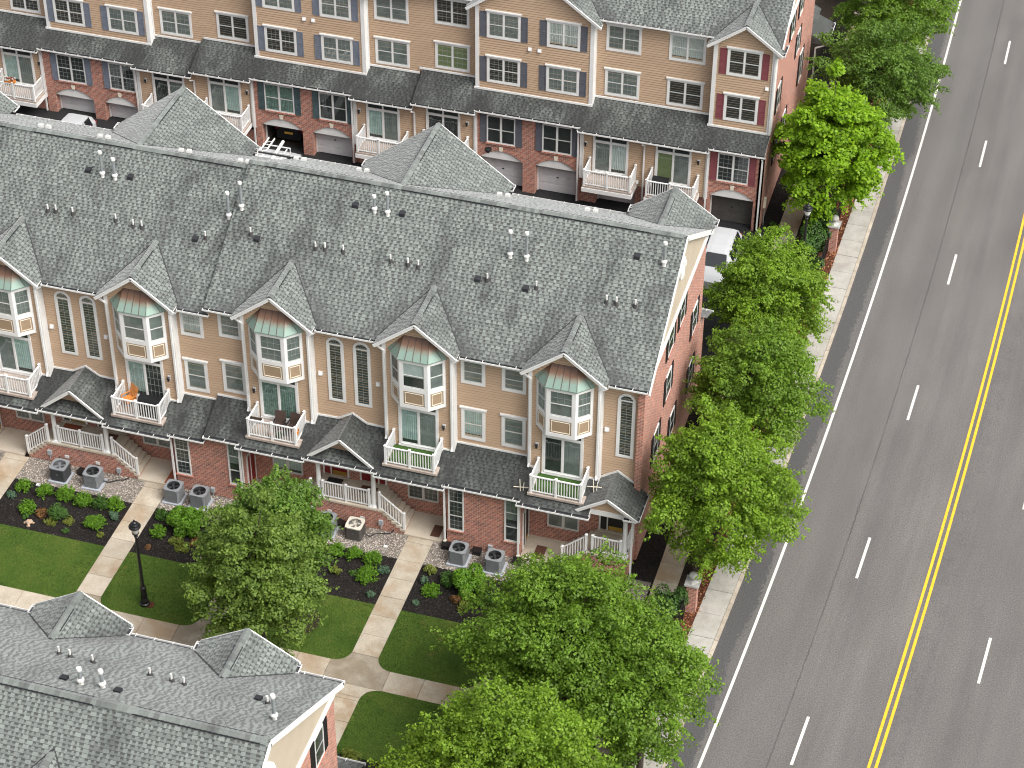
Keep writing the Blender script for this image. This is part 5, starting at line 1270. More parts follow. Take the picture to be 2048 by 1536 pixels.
balcony_module(-39.55, -32.1, (-.33, 0), [(-38.75, -36.72, ('drape', 'blind')), (-35.12, -33.08, ('dark', 'dark'))])
balcony_module(-53.1, -45.72, (-.68, -.33), [(-52.1, -50.05, ('dark', 'blind')), (-48.55, -46.5, ('blind', 'drape'))])
balcony_module(-66.6, -59.2, (-.68, -.68), [(-65.7, -63.7, ('dark', 'dark')), (-61.85, -59.8, ('drape', 'blind'))])
WU = (9.25, 10.95); WM = (6.38, 8.08)
def upper(x0, x1, y, wins, z1, shut=None):
    for a, c, dz, cu, cm, g in wins:
        for (z0, zz), cc in ((WU, cu), (WM, cm)):
            window(rear, a, c, z0+dz, zz+dz, y, cols=2, casing=.13, crown=True, cur=cc, grid=g)
            if shut: shutter(rear, a-.41, a-.03, z0+dz+.02, zz+dz-.08, y-.002, shut); shutter(rear, c+.03, c+.41, z0+dz+.02, zz+dz-.08, y-.002, shut)
for bi, (x0, x1, sh) in enumerate(RB + [(-18.95, XR-.03, 'shut_maroon')]):
    cx = (x0+x1)/2; dz = dzr(cx); g = RFG[bi] if bi < 3 else RFG[3]; zt = g[2]+.05; zr = g[2]+g[1]*g[3]; hw = (x1-x0)/2
    boxpart(rear, 'projecting_wall', 'siding', (x0+.02, x1-.02, 104.505, 105.2, 5.2+dz, zt))
    b = MB(); b.ext([(x0, 104.508, zt), (x1, 104.508, zt), (cx, 104.508, zt+hw*g[3]-.05)], (0, .5, 0)); b.build('gable_wall', 'siding', rear, fix=True)
    def xr(z, cx=cx, hw=hw, zt=zt, sl=g[3]):
        w = hw if z < zt else max(0, hw-(z-zt)/sl); return cx-w, cx+w
    siding(rear, 104.5, 5.75+dz, zt+hw*g[3]-.1, xr)
    corner_board(rear, x1, 104.48, 105.12, 5.75+dz, zt+.02, 1, .2); corner_board(rear, x0, 104.48, 105.12, 5.75+dz, zt+.02, -1, .2)
    flashing(rear, [(x0-.1, 104.45, 5.9+dz), (x1, 104.45, 5.9+dz)], .12)
    gable_roof(rear, g[0], g[1], 104.12, 104.75+(zr-11.3-dz)/RL+.1, g[2], g[3], main=lambda z, dz=dz: 104.75+(z-11.3-dz)/RL-104.12+.12)
    if bi == 3: ws = [(-18.2, -16.3, 0, 'dark', 'dark', None)]; gutter(rear, 104.1, 105.3, g[0]+g[1], g[2]+.02, face=1, axis='x'); downspout(rear, [(-15.15, 104.25, 11.0), (-15.55, 104.4, 10.75), (-15.55, 104.4, 5.95)])
    else: ws = [(cx-2.75, cx-.8, dz, 'blind', 'dark', (3, 2) if bi != 1 else (3, 2)), (cx+.72, cx+2.62, dz, 'sheer' if bi == 0 else 'blind', 'blind', (3, 2))]
    upper(x0, x1, 104.498, ws, zt, sh)
    if bi < 3: wall_vent(rear, cx+.0-.25, 104.49, 8.9+dz); wall_vent(rear, cx+.3, 104.49, 8.9+dz)
    else: wall_vent(rear, -15.9, 104.49, 8.75)
for x0, x1, ws in ((-25.65, -18.95, [(-25.1, -23.12, 0, 'blind', 'blind', (3, 2)), (-21.55, -19.5, 0, 'sheer', 'dark', None)]),
                   (-39.05, -32.45, [(-38.65, -36.6, -.33, 'blind', 'blind', None), (-35.05, -33.0, 0, 'dark', 'olive_blind', (3, 2))]),
                   (-52.45, -45.8, [(-52.0, -50.0, -.68, 'blind', 'blind', (3, 2)), (-48.4, -46.42, -.33, 'blind', 'dark', None)]),
                   (-66.0, -59.1, [(-61.7, -59.75, -.68, 'dark', 'dark', (3, 3))])):
    dz = min(dzr(x0), dzr(x1)); st = [s for s in (-36.0, -49.3) if x0 < s < x1]; parts_ = [(x0, st[0], dzr(x0)), (st[0], x1, dzr(x1))] if st else [(x0, x1, dzr(x1))]
    for a, c, d in parts_:
        siding(rear, 105.12, 6.0+d, 11.25+d, lambda z, a=a, c=c: (a, c)); gutter(rear, a+.1, c-.1, 104.78, 11.34+d); boxpart(rear, 'frieze_board', 'white', (a, c, 104.84, 105.119, 11.17+d, 11.24+d))
        flashing(rear, [(a, 105.06, 6.2+d), (c, 105.06, 6.2+d)], .12)
    upper(x0, x1, 105.118, ws, 11)
# downspouts between the rear modules
for x, d in ((-26.1, 0), (-18.65, 0), (-32.15, 0), (-39.6, -.33), (-45.75, -.33), (-53.15, -.68), (-59.25, -.68)): downspout(rear, [(x, 103.1, 5.05+d), (x, 103.36, 4.8+d), (x, 103.36, .1)])
downspout(rear, [(-15.62, 103.15, 5.0), (-15.62, 103.38, 4.8), (-15.62, 103.38, .22), (-15.2, 102.9, .1)])
for x in (-25.75, -32.4, -39.0, -45.85, -52.4, -19.0): downspout(rear, [(x, 104.72, 11.1+dzr(x)), (x, 104.9, 10.8+dzr(x)), (x, 104.9, 6.05+dzr(x))])

# ================================================================== FRONT ROW (roof in the lower left)
fr = thing('townhouse_row', 'townhouse row in the near corner, seen as grey roof with two peaked dormers', 'townhouses', (-38, 48, 0), world=True)
XF = -22.7; FS = (14.4-10.35)/6.85
FGn = [(-26.42, 2.02, 10.45, .60), (-33.4, 2.02, 10.45, .60), (-40.3, 2.02, 10.45, .60), (-47.2, 2.02, 10.45, .6)]
FGr = [(-30.0, 3.8, 10.55, .75), (-43.5, 3.8, 10.55, .75)]
main_roof(fr, [(-62.0, XF+.2, 0.0)], 54.95, 48.1, 10.35, 14.4, FGn, FGr)
rakes(fr, XF+.22, XF, 54.95, 48.1, 10.35, 14.4)
gable_end(fr, XF, 41.7, 54.5, 48.1, 10.25, 14.35)
boxpart(fr, 'wall', 'brick', (-62, XF-.301, 41.7, 54.5, 0, 10.2))
for cx, hw, zf, sl in FGn:
    gable_roof(fr, cx, hw, 55.42, 55.42-(55.42-54.95+(zf+sl*hw-10.35)/FS)-.1, zf, sl, main=lambda z: 55.42-(54.95-(z-10.35)/FS)+.12, dentils=False)
    b = MB(); b.ext([(cx-1.7, 54.5, 5), (cx+1.7, 54.5, 5), (cx+1.7, 54.5, zf+.1), (cx, 54.5, zf+sl*hw-.15), (cx-1.7, 54.5, zf+.1)], (0, .5, 0)); b.build('gable_wall', 'siding', fr, fix=True)
    for s in (-1, 1): gutter(fr, 54.9, 55.35, cx+s*hw, zf+.02, face=s, axis='x')
for cx, hw, zf, sl in FGr:
    gable_roof(fr, cx, hw, 40.8, 48.0-(14.4-zf-sl*hw)/FS, zf, sl, main=lambda z: (48.1-(14.4-z)/FS)-40.8+.1, dentils=False)
lo = -62
for cx, hw, zf, sl in sorted(FGn)+[(XF+.3+2.05, 2.02, 0, 0)]:
    gutter(fr, lo+.05, cx-hw-.05, 54.95, 10.38, face=1); lo = cx+hw
boxpart(fr, 'porch', 'brick', (XF-2.2, XF-.1, 54.52, 56.3, 0, 3.7))
shingles(fr, (XF-2.4, 56.6, 3.9), (1, 0, 0), (0, -2.0, .9), 2.2, lambda v: [(0, 2.65)], 'roof_stained'); gutter(fr, XF-2.4, XF+.3, 56.6, 3.92, face=1)
end_window(fr, XF+.001, 52.3, 53.2, 8.3, 9.9)

# ================================================================== roof plant of the rows
def mz(x, y): return 10.4+dzx(x)+SL*(y-75.3)
near_ = lambda x: min(range(5), key=lambda i: abs(BUMPS[i]-x))
DN = ['leftmost visible', 'second', 'third', 'fourth', 'rightmost']
flues = [(-43.57, 80.24, 1.35), (-42.92, 80.23, 1.1), (-36.81, 79.42, 1.4), (-36.24, 79.66, 1.45), (-29.95, 80.53, .85), (-29.3, 80.49, 1.2), (-23.14, 79.65, 1.4), (-22.37, 79.66, 1.45), (-16.16, 80.43, 1.2)]
FL = ['tall flue of the pair nearest the left end of the middle roof, the left one', 'shorter flue of the pair nearest the left end of the middle roof', 'flue with its foot lower on the slope, beside the roof step', 'flue whose pipe stands just right of the roof step', 'short flue of the pair below the wide rear peak', 'tall flue of the pair below the wide rear peak', 'left one of the two tallest flues near the brick end', 'right one of the two tallest flues near the brick end', 'single flue at the edge of the roof by the end gable']
for (x, y, h), lb in zip(flues, FL): roof_fixture('flue', (x, y, mz(x, y)), h, lb, 'flue pipe', 'flue pipes on the middle roof')
st = [(-45.67, 78.35), (-45.26, 78.38), (-44.41, 78.42), (-42.21, 78.46), (-41.27, 78.35), (-40.84, 78.36), (-37.64, 78.42), (-35.44, 78.68), (-32.19, 78.56), (-31.74, 78.6), (-30.86, 78.64), (-28.55, 78.61), (-27.7, 78.58), (-27.2, 78.57), (-23.89, 78.54), (-21.59, 78.59), (-18.3, 78.53), (-17.84, 78.53), (-16.98, 78.57)]
SLB = ['left one of the close pair at the far left of the middle roof', 'right one of the close pair at the far left of the middle roof', 'lone one just right of the far left pair', 'lone one left of the close pair above the second dormer', 'left one of the close pair up the slope from the second dormer', 'right one of the close pair up the slope from the second dormer', 'one beside the black box vent left of the roof step', 'one just above the black box vent right of the roof step',
 'left one of the close pair above the third dormer', 'right one of the close pair above the third dormer', 'lone one right of the pair above the third dormer', 'lone one left of the close pair above the fourth dormer', 'left one of the close pair above the fourth dormer', 'right one of the close pair above the fourth dormer', 'one right of a black box vent, between fourth and fifth dormer', 'one beside the last black box vent before the fifth dormer',
 'left one of the close pair above the rightmost dormer', 'right one of the close pair above the rightmost dormer', 'single one nearest the brick end wall']
for (x, y), lb in zip(st, SLB): roof_fixture('stack', (x, y, mz(x, y)), 0, 'vent stack, '+lb, 'vent stack', 'white vent stacks on the middle roof')
bx = [(-44.36, 80.41, 'left of the leftmost flue pair'), (-42.19, 80.43, 'right of the leftmost flue pair'), (-38.1, 78.3, 'lower on the slope, left of the roof step'), (-35.07, 78.53, 'lower on the slope, right of the roof step'), (-30.92, 80.67, 'left of the short flue in mid roof'), (-28.63, 80.66, 'right of the tall flue in mid roof'), (-24.34, 78.52, 'low on the slope above the fourth dormer'), (-22.05, 78.48, 'low on the slope left of the rightmost dormer'), (-17.44, 80.6, 'near the ridge by the end gable')]
for x, y, lb in bx: roof_fixture('box', (x, y, mz(x, y)), 0, 'small black box vent '+lb, 'box vent', 'black box vents on the middle roof')
rc = [(-48.15, 83.45, -.33), (-44.97, 83.43, -.33), (-40.66, 83.36, -.33), (-37.58, 83.35, -.33), (-36.21, 87.0, 0), (-32.83, 86.81, 0), (-28.21, 86.3, 0), (-25.48, 86.44, 0), (-21.04, 86.3, 0), (-18.0, 86.6, 0)]
CB = ['leftmost pair, behind the ridge', 'second pair from the left, beside the peak', 'pair in front of the left peak', 'pair right of the left peak', 'pair above the white van', 'pair left of the middle peak', 'pair at the foot of the middle peak', 'pair right of the middle peak', 'pair left of the small end peak', 'pair at the foot of the small end peak']
for (x, y, dz), lb in zip(rc, CB):
    z = 14.4+dz-SL*(y-81.8)
    if y > 86 and x < -37: continue
    roof_cap((x-.2, y, z+.05), 'white roof cap, left one of the '+lb, 1); roof_cap((x+.2, y+.02, z+.05), 'white roof cap, right one of the '+lb, 1)
fz = lambda y: 10.35+FS*(54.95-y)
def flip(o): o.rotation_euler.z = math.pi; return o
for x, y, lb in [(-32.35, 51.53, 'left one of the pair by the left peak'), (-31.87, 51.48, 'right one of the pair by the left peak'), (-30.94, 51.45, 'single, between the two peaks, nearer the left'), (-28.65, 51.47, 'single, left of the pair under the right peak'), (-27.75, 51.37, 'left one of the pair under the right peak'), (-27.23, 51.32, 'right one of the pair under the right peak'), (-23.97, 51.34, 'next to the tall flue at the end')]:
    flip(roof_fixture('stack', (x, y, fz(y)), 0, 'vent stack, near roof, '+lb, 'vent stack', 'white vent stacks on the near roof'))
for x, y, h, lb in [(-30.22, 49.22, .75, 'short wide flue on the near roof, the left of two'), (-29.45, 49.37, .8, 'short wide flue on the near roof, the right of two'), (-23.17, 50.08, 1.15, 'tall flue near the end gable')]:
    flip(roof_fixture('flue', (x, y, fz(y)), h, lb, 'flue pipe', 'flue pipes on the near roof'))
for x, y, lb in [(-30.95, 49.33, 'left of the two short flues, near roof'), (-28.84, 49.32, 'right of the two short flues, near roof'), (-24.41, 51.51, 'beside the last vent stack, near roof')]:
    flip(roof_fixture('box', (x, y, fz(y)), 0, 'black box vent '+lb, 'box vent', 'black box vents on the near roof'))

# ================================================================== garden things
def ac_unit(loc, kind, label, pad=True, rz=0):
    t = thing('ac_unit', label, 'air conditioner', loc, rz, 'air conditioners beside the brick walls')
    w, h = .80, .78; body, shell = ('ac_dark', 'ac_grey') if kind == 'g' else (('ac_grey', 'ac_grey') if kind == 'gg' else ('ac_taupe', 'ac_tan'))
    z = .09 if pad else .02
    if pad: b = MB(); b.box(-w/2-.09, w/2+.09, -w/2-.09, w/2+.09, 0, .08); sub(b.mesh('pad', 'pad'), 'pad', t)
    b = MB(); r = .1; hw = w/2
    def rr(s, e): return [(s*(hw-e)*a+0, s*0) for a in (1,)]
    def ring(e): 
        pts = []
        for cx_, cy_, a0 in ((hw-r, hw-r, 0), (-hw+r, hw-r, 90), (-hw+r, -hw+r, 180), (hw-r, -hw+r, 270)):
            for k in range(4): an = R(a0+30*k); pts.append((cx_+(r-e)*math.cos(an), cy_+(r-e)*math.sin(an)))
        return pts
    rg = ring(.02)
    for p, q in zip(rg, rg[1:]+rg[:1]): b.face([(p[0], p[1], z), (q[0], q[1], z), (q[0], q[1], z+h-.04), (p[0], p[1], z+h-.04)])
    n = 12
    if kind == 'gg':                   # vertical louvre ribs
        for s in ((0, -1), (1, 0), (0, 1), (-1, 0)):
            for i in range(16):
                a = -hw+r+(w-2*r)*i/15; x, y = (a, s[1]*(hw-.012)) if s[0] == 0 else (s[0]*(hw-.012), a); b.box(x-.013, x+.013, y-.013, y+.013, z+.04, z+h-.06, 1)
    else:
        for k in range(n):
            zz = z+.05+(h-.14)*k/(n-1); rg2 = ring(-.004)
            for p, q in zip(rg2, rg2[1:]+rg2[:1]): b.face([(p[0], p[1], zz-.012), (q[0], q[1], zz-.012), (q[0], q[1], zz+.012), (p[0], p[1], zz+.012)], 2)
    b.box(-.03, .03, -hw-.012, -hw+.01, z+h*.52, z+h*.58, 1)
    sub(b.mesh('coil_body', [body, 'ac_grey', 'ac_dark']), 'coil_body', t)
    b = MB(); rg3 = ring(-.015); n = 24; R0 = .31; top = z+h
    circ = [(R0*math.cos(2*math.pi*i/n), R0*math.sin(2*math.pi*i/n)) for i in range(n)]
    def sq(an):
        c_, s_ = math.cos(an), math.sin(an); k = (hw+.01)/max(abs(c_), abs(s_)); k = min(k, (hw+.01)*1.30); return (k*c_, k*s_)
    so_ = [sq(2*math.pi*i/n) for i in range(n)]
    for i in range(n):
        j = (i+1) % n
        b.face([(*circ[i], top), (*so_[i], top), (*so_[j], top), (*circ[j], top)]); b.face([(*so_[i], top), (*so_[i], top-.06), (*so_[j], top-.06), (*so_[j], top)])
        b.face([(*circ[i], top), (*circ[j], top), (*circ[j], top-.14), (*circ[i], top-.14)], 1)
    sub(b.mesh('top_shell', [shell, 'ac_dark']), 'top_shell', t)
    b = MB(); b.face([(x, y, top-.16) for x, y in circ]); sub(b.mesh('fan_well', 'black'), 'fan_well', t)
    b = MB()
    for k in range(4):
        a = k*math.pi/2+.5; p = Vector((math.cos(a), math.sin(a), 0)); q = Vector((-p.y, p.x, 0))
        b.face([p*.06+q*.03+Vector((0, 0, top-.10)), p*.27+q*.10+Vector((0, 0, top-.12)), p*.27-q*.08+Vector((0, 0, top-.08)), p*.06-q*.03+Vector((0, 0, top-.08))])
    b.cyl((0, 0, top-.14), (0, 0, top-.05), .07, n=12); sub(b.mesh('fan', {'gg': 'ac_dark', 'g': 'ac_grey', 't': 'ac_tan'}[kind]), 'fan', t)
    b = MB()
    for k in range(20): a = 2*math.pi*k/20; b.bar((.05*math.cos(a), .05*math.sin(a), top+.015), (R0*math.cos(a), R0*math.sin(a), top+.004), .005, .005)
    for rr_ in (.1, .16, .22, .28):
        for i in range(20): a0, a1 = 2*math.pi*i/20, 2*math.pi*(i+1)/20; b.bar((rr_*math.cos(a0), rr_*math.sin(a0), top+.01), (rr_*math.cos(a1), rr_*math.sin(a1), top+.01), .005, .005)
    sub(b.mesh('fan_guard', 'black' if kind == 'gg' else ('ac_tan' if kind == 't' else 'ac_grey')), 'fan_guard', t)
    return t
ac_unit((-44.02, 73.02, 0), 'g', 'dark coiled air conditioner with grey top on a pad, farthest left by the gravel corner')
ac_unit((-42.27, 73.04, 0), 'gg', 'grey ribbed air conditioner on a pad between the dark coiled one and the steps')
ac_unit((-38.1, 73.2, 0), 'gg', 'air conditioner half hidden behind the round lime bush')
ac_unit((-36.75, 73.2, 0), 'gg', 'grey air conditioner with black fan well right of the round lime bush')
ac_unit((-30.25, 73.2, 0), 'gg', 'grey air conditioner half covered by the dark green tree')
ac_unit((-28.85, 73.28, 0), 't', 'beige topped air conditioner standing on gravel below the porch', pad=False)
ac_unit((-23.62, 73.05, 0), 'gg', 'grey air conditioner behind the lime bush, left of two by the brick bay')
ac_unit((-21.85, 73.02, 0), 'gg', 'grey air conditioner nearest the big tree, right of two by the brick bay')
# pipes, boxes and pots at the wall foot
def tube(name, pts, r, mat, label, cat):
    b = MB()
    for p, q in zip(pts[:-1], pts[1:]): b.cyl(p, q, r, n=7)
    tag(b.build(name, mat), label, cat)
tube('coolant_hose', [(-41.85, 73.2, .2), (-41.6, 73.35, .05), (-41.3, 73.6, .04), (-41.0, 73.7, .05), (-40.8, 73.85, .12)], .03, 'black', 'black hose from the grey ribbed air conditioner to the brick wall', 'hose')
tube('coolant_hose', [(-28.4, 73.35, .18), (-28.15, 73.35, .05), (-28.0, 73.6, .04), (-27.6, 73.75, .04), (-27.3, 73.8, .06), (-27.15, 73.97, .18)], .03, 'black', 'black hose snaking from the beige air conditioner to the steps', 'hose')
tube('coolant_hose', [(-44.4, 73.35, .25), (-44.55, 73.55, .2), (-44.5, 73.95, .5)], .025, 'black', 'black hose behind the dark coiled air conditioner', 'hose')
for x, z, lb in [(-45.01, .55, 'left of the dark coiled air conditioner'), (-41.34, .3, 'right of the grey ribbed air conditioner'), (-31.2, .45, 'behind the dark green tree'), (-27.79, .44, 'by the steps of the red door porch'), (-22.36, .3, 'on the brick bay between two air conditioners'), (-36.4, .3, 'on the brick bay above the fan of the air conditioner')]:
    t = thing('meter_box', 'grey utility box on brick, '+lb, 'utility box', (x, 73.998, z), 0, 'grey utility boxes')
    b = MB(); b.box(-.1, .1, -.12, 0, -.05, .22); sub(b.mesh('box', 'meter'), 'box', t); b = MB(); b.cyl((0, -.06, -.3), (0, -.06, -.05), .025, n=7); sub(b.mesh('conduit', 'meter'), 'conduit', t)
for x, y, lb in [(-24.45, 73.7, 'next to the white downspout'), (-20.95, 73.65, 'right of the last air conditioner'), (-29.75, 73.7, 'between the grey and beige air conditioners'), (-43.15, 73.55, 'between the two air conditioners on the left'), (-22.95, 73.75, 'behind the left air conditioner of the brick bay')]:
    b = MB(); b.box(-.2, .2, -.16, .16, .0, .24); b.box(-.22, .22, -.18, .18, .241, .27); o = b.build('drain_box', 'black'); o.location = (x, y, 0); o.rotation_euler.z = random.uniform(-.3, .3); tag(o, 'black plastic drain box on the gravel '+lb, 'drain box', 'black drain boxes by the wall')
# doormats
for x0, x1, y0, y1, z, m, lb in [(-25.42, -24.96, 74.15, 74.95, .122, 'mat_brown', 'brown doormat on the patio left of the brick bay with two windows'), (-20.35, -19.85, 74.1, 75.0, .122, 'mat_brown', 'brown doormat on the patio by the tall maple'), (-39.0, -38.58, 73.98, 75.0, .122, 'mat_red', 'rust red doormat at the edge of the lamp side patio'),
    (-30.95, -30.2, 75.0, 75.5, 1.302, 'mat_black', 'black doormat before the left red door'), (-29.2, -28.4, 74.9, 75.4, 1.302, 'mat_brown', 'brown doormat before the right red door'), (-44.8, -43.9, 75.0, 75.5, 1.302, 'mat_red', 'rust red doormat before the green porch door'), (-42.4, -41.9, 74.9, 75.4, 1.302, 'mat_brown', 'brown doormat before the black porch door')]:
    b = MB(); b.box(x0, x1, y0, y1, z, z+.015); tag(b.build('doormat', m), lb, 'doormat', 'doormats')
# balcony things
def patio_chair(loc, rz, mat, label, wood=False):
    t = thing('patio_chair', label, 'chair', loc, rz)
    b = MB(); b.box(-.27, .27, -.25, .25, .38, .42); sub(b.mesh('seat', mat), 'seat', t)
    b = MB()
    if wood:
        for i in range(5): b.bar((-.24+.12*i, .22, .42), (-.26+.13*i, .42, 1.05), .09, .02, (0, 1, 0))
    else: b.bar((0, .24, .4), (0, .40, 1.02), .5, .03, (0, 1, 0))
    sub(b.mesh('backrest', mat), 'backrest', t)
    lm = 'orange_wood' if wood else 'black'
    for sx in (-.26, .26):
        for sy in (-.23, .25):
            b = MB(); b.bar((sx, sy, 0), (sx, sy*.95, .4), .035, .035, (0, 1, 0)); sub(b.mesh('leg', lm), 'leg', t)
        b = MB(); b.bar((sx, -.25, .60), (sx, .3, .62), .05, .03); b.bar((sx, -.23, .4), (sx, -.23, .6), .03, .03, (0, 1, 0)); sub(b.mesh('armrest', lm), 'armrest', t)
    return t
patio_chair((-41.0+.25, 74.75, 4.0), R(-35), 'orange_wood', 'orange wooden chair on the balcony next to a covered grill', True)
patio_chair((-32.95, 74.62, 4.33), R(8), 'brown_fabric', 'dark brown sling chair on the balcony, the left of the two')
patio_chair((-32.3, 74.65, 4.33), R(-5), 'brown_fabric', 'dark brown sling chair on the balcony, the right of the two')
def covered_grill(loc, label, w=1.15, mat='black'):
    t = thing('covered_grill', label, 'grill', loc)
    b = MB(); b.ext([(-w/2, -.27, 0), (-w/2, .27, 0), (-w/2, .27, .82), (-w/2, .15, 1.02), (-w/2, -.15, 1.02), (-w/2, -.27, .82)], (w, 0, 0)); sub(b.mesh('cover', mat, fix=True), 'cover', t)
    b = MB(); b.box(-w/2-.02, w/2+.02, -.29, .29, .0, .06); sub(b.mesh('base', mat), 'base', t); return t
covered_grill((-39.45, 74.5, 4.0), 'black covered grill on the balcony beside the orange chair')
covered_grill((-21.1, 102.62, 2.1), 'black covered grill on the rear balcony above the small end peak', .95, 'black')
t = thing('planter_box', 'white planter box hung inside the balcony rail left of the two brown chairs', 'planter', (-33.95, 74.2, 5.1)); b = MB(); b.box(-.35, .35, -.12, .12, 0, .16); sub(b.mesh('trough', 'vinyl'), 'trough', t); b = MB(); b.box(-.31, .31, -.09, .09, .161, .2); sub(b.mesh('soil', 'soil'), 'soil', t)
for x, z, m, lb in [(-33.2, 4.33, 'orange_wood', 'orange toy bucket on the balcony floor'), (-32.85, 4.33, 'turf', 'green toy bucket on the balcony floor'), (-31.95, 4.8, 'orange_wood', 'small wooden bowl beside the right brown chair')]:
    b = MB(); b.lathe([(.0, 0), (.12, 0), (.15, .22), (.13, .22), (.11, .03), (0, .03)], n=12); o = b.build('bucket', m); o.location = (x, 74.25, z); tag(o, lb, 'bucket')
# flower pots on the upper left rear balcony rail
for k, (x, m, lb) in enumerate([(-62.3, 'orange_wood', 'orange seat cushion by the rail of the upper left balcony'), (-60.85, 'door_red', 'pink and blue flower box on the rail of the upper left balcony')]):
    t = thing('flower_box', lb, 'flower box', (x+1.5*0, 102.25, 2.45)); b = MB(); b.box(-.35, .35, -.1, .1, -.02, .14); sub(b.mesh('trough', 'orange_wood'), 'trough', t); b = MB()
    for i in range(26): p = (random.uniform(-.33, .33), random.uniform(-.1, .1), random.uniform(.14, .3)); b.box(p[0]-.04, p[0]+.04, p[1]-.04, p[1]+.04, p[2]-.03, p[2]+.03, random.choice((0, 1)))
    sub(b.mesh('blooms', ['sheer', 'mat_red'] if k else ['orange_wood', 'orange_wood']), 'blooms', t)
# white garden stakes leaning at the rightmost balcony
for x, y, z, lb in [(-20.95, 74.15, 4.2, 'bare white stakes tied crosswise left of the rightmost balcony'), (-17.62, 74.7, 4.6, 'bare white stakes tied crosswise beside the small porch roof')]:
    b = MB(); b.bar((x-.35, y, z+.12), (x+.35, y+.05, z+.18), .03, .03); b.bar((x, y-.05, z-.2), (x-.08, y+.1, z+.55), .03, .03, (0, 1, 0)); b.bar((x+.1, y, z-.15), (x+.12, y+.1, z+.4), .025, .025, (0, 1, 0)); tag(b.build('stake_cross', 'cream'), lb, 'stakes')
t = thing('folded_umbrella', 'dark bundled thing leaning by the last porch column', 'bundle', (-15.98, 74.45, 1.3)); b = MB(); b.lathe([(.0, .0), (.17, .0), (.14, .3), (.0, .62)], n=8); sub(b.mesh('bundle', 'black'), 'bundle', t)
b = MB(); b.lathe([(.0, .0), (.10, .02), (.12, .1), (.22, .16), (.2, .26), (.08, .3), (.0, .3)], n=12); o = b.build('hanging_lantern', 'black'); o.location = (-31.0, 102.05, 3.28); tag(o, 'black finial ornament on the rail of the rear balcony by the peak', 'ornament')

# lamp posts
def lamp_post(loc, label, H=5.2):
    t = thing('lamp_post', label, 'street lamp', loc, 0, 'black lamp posts')
    b = MB(); b.lathe([(0, 0), (.24, 0), (.24, .10), (.19, .14), (.17, .30), (.12, .42), (.115, .95), (.15, 1.0), (.15, 1.08), (.10, 1.14), (.085, 1.22)], n=16)
    for k in range(8): a = k*math.pi/4; b.bar((.135*math.cos(a), .135*math.sin(a), .4), (.12*math.cos(a), .12*math.sin(a), .95), .03, .03, (math.cos(a), math.sin(a), .01))
    sub(b.mesh('base', 'black'), 'base', t)
    b = MB(); b.cyl((0, 0, 1.2), (0, 0, H-.98), .085, .06, n=12); sub(b.mesh('pole', 'black', smooth=False), 'pole', t)
    b = MB(); b.lathe([(.06, H-1.0), (.10, H-.97), (.07, H-.93), (.09, H-.88), (.15, H-.80), (.17, H-.74), (.12, H-.72)], n=14); sub(b.mesh('neck', 'black'), 'neck', t)
    b = MB(); b.lathe([(.13, H-.73), (.17, H-.62), (.205, H-.46), (.21, H-.38)], n=16)
    sub(b.mesh('lamp_globe', 'lampglass', smooth=True), 'lamp_globe', t)
    b = MB(); b.lathe([(.21, H-.40), (.275, H-.39), (.28, H-.34), (.24, H-.28), (.20, H-.275), (.20, H-.22), (.165, H-.17), (.12, H-.165), (.11, H-.12), (.05, H-.08), (.035, H-.04), (.05, H-.02), (.03, H+.02), (0, H+.07)], n=18); sub(b.mesh('lamp_cap', 'black', smooth=False), 'lamp_cap', t)
    return t
lamp_post((-36.57, 66.11, .01), 'black lamp post standing on the lawn beside the garden path')
lamp_post((-12.38, 99.55, -.01), 'black lamp post beside the fence below the lime green tree')

# brick pillars and the iron fence
def pillar(y, label):
    x = xw(y)-3.02
    t = thing('brick_pillar', label, 'pillar', (x, y+.22, -.02), 0, 'brick gate pillars')
    b = MB(); b.box(-.24, .24, -.24, .24, 0, 1.62); sub(b.mesh('shaft', 'brick'), 'shaft', t)
    b = MB(); b.box(-.29, .29, -.29, .29, 1.621, 1.68); b.box(-.34, .34, -.34, .34, 1.681, 1.78); b.lathe([(.32, 1.78), (.2, 1.86), (.1, 1.88)], n=4); sub(b.mesh('capstone', 'capstone'), 'capstone', t)
    b = MB(); b.lathe([(.1, 1.86), (.08, 1.92), (.12, 1.95), (.2, 2.03), (.215, 2.12), (.18, 2.22), (.08, 2.29), (0, 2.3)], n=16); sub(b.mesh('finial', 'capstone', smooth=True), 'finial', t)
    return t
pillar(72.85, 'brick pillar with pale stone cap between the big maple and the pavement'); pillar(102.85, 'brick pillar with round stone finial under the lime green tree'); pillar(57.6, 'brick pillar hidden beneath the nearest maple'); pillar(87.9, 'brick pillar hidden beneath the maples beside the end wall')
fm = MB(); fm.box(-.011, .011, -.011, .011, .05, 1.25); fm.lathe([(.016, 1.25), (0, 1.33)], n=4); picket = fm.mesh('picket', 'black')
pm = MB(); pm.box(-.035, .035, -.035, .035, 0, 1.35); pm.lathe([(.045, 1.35), (.05, 1.38), (0, 1.45)], n=8); fpost = pm.mesh('post', 'black')
SP = [(58.1, 72.6), (73.4, 87.6), (88.5, 102.6), (103.4, 118.0)]
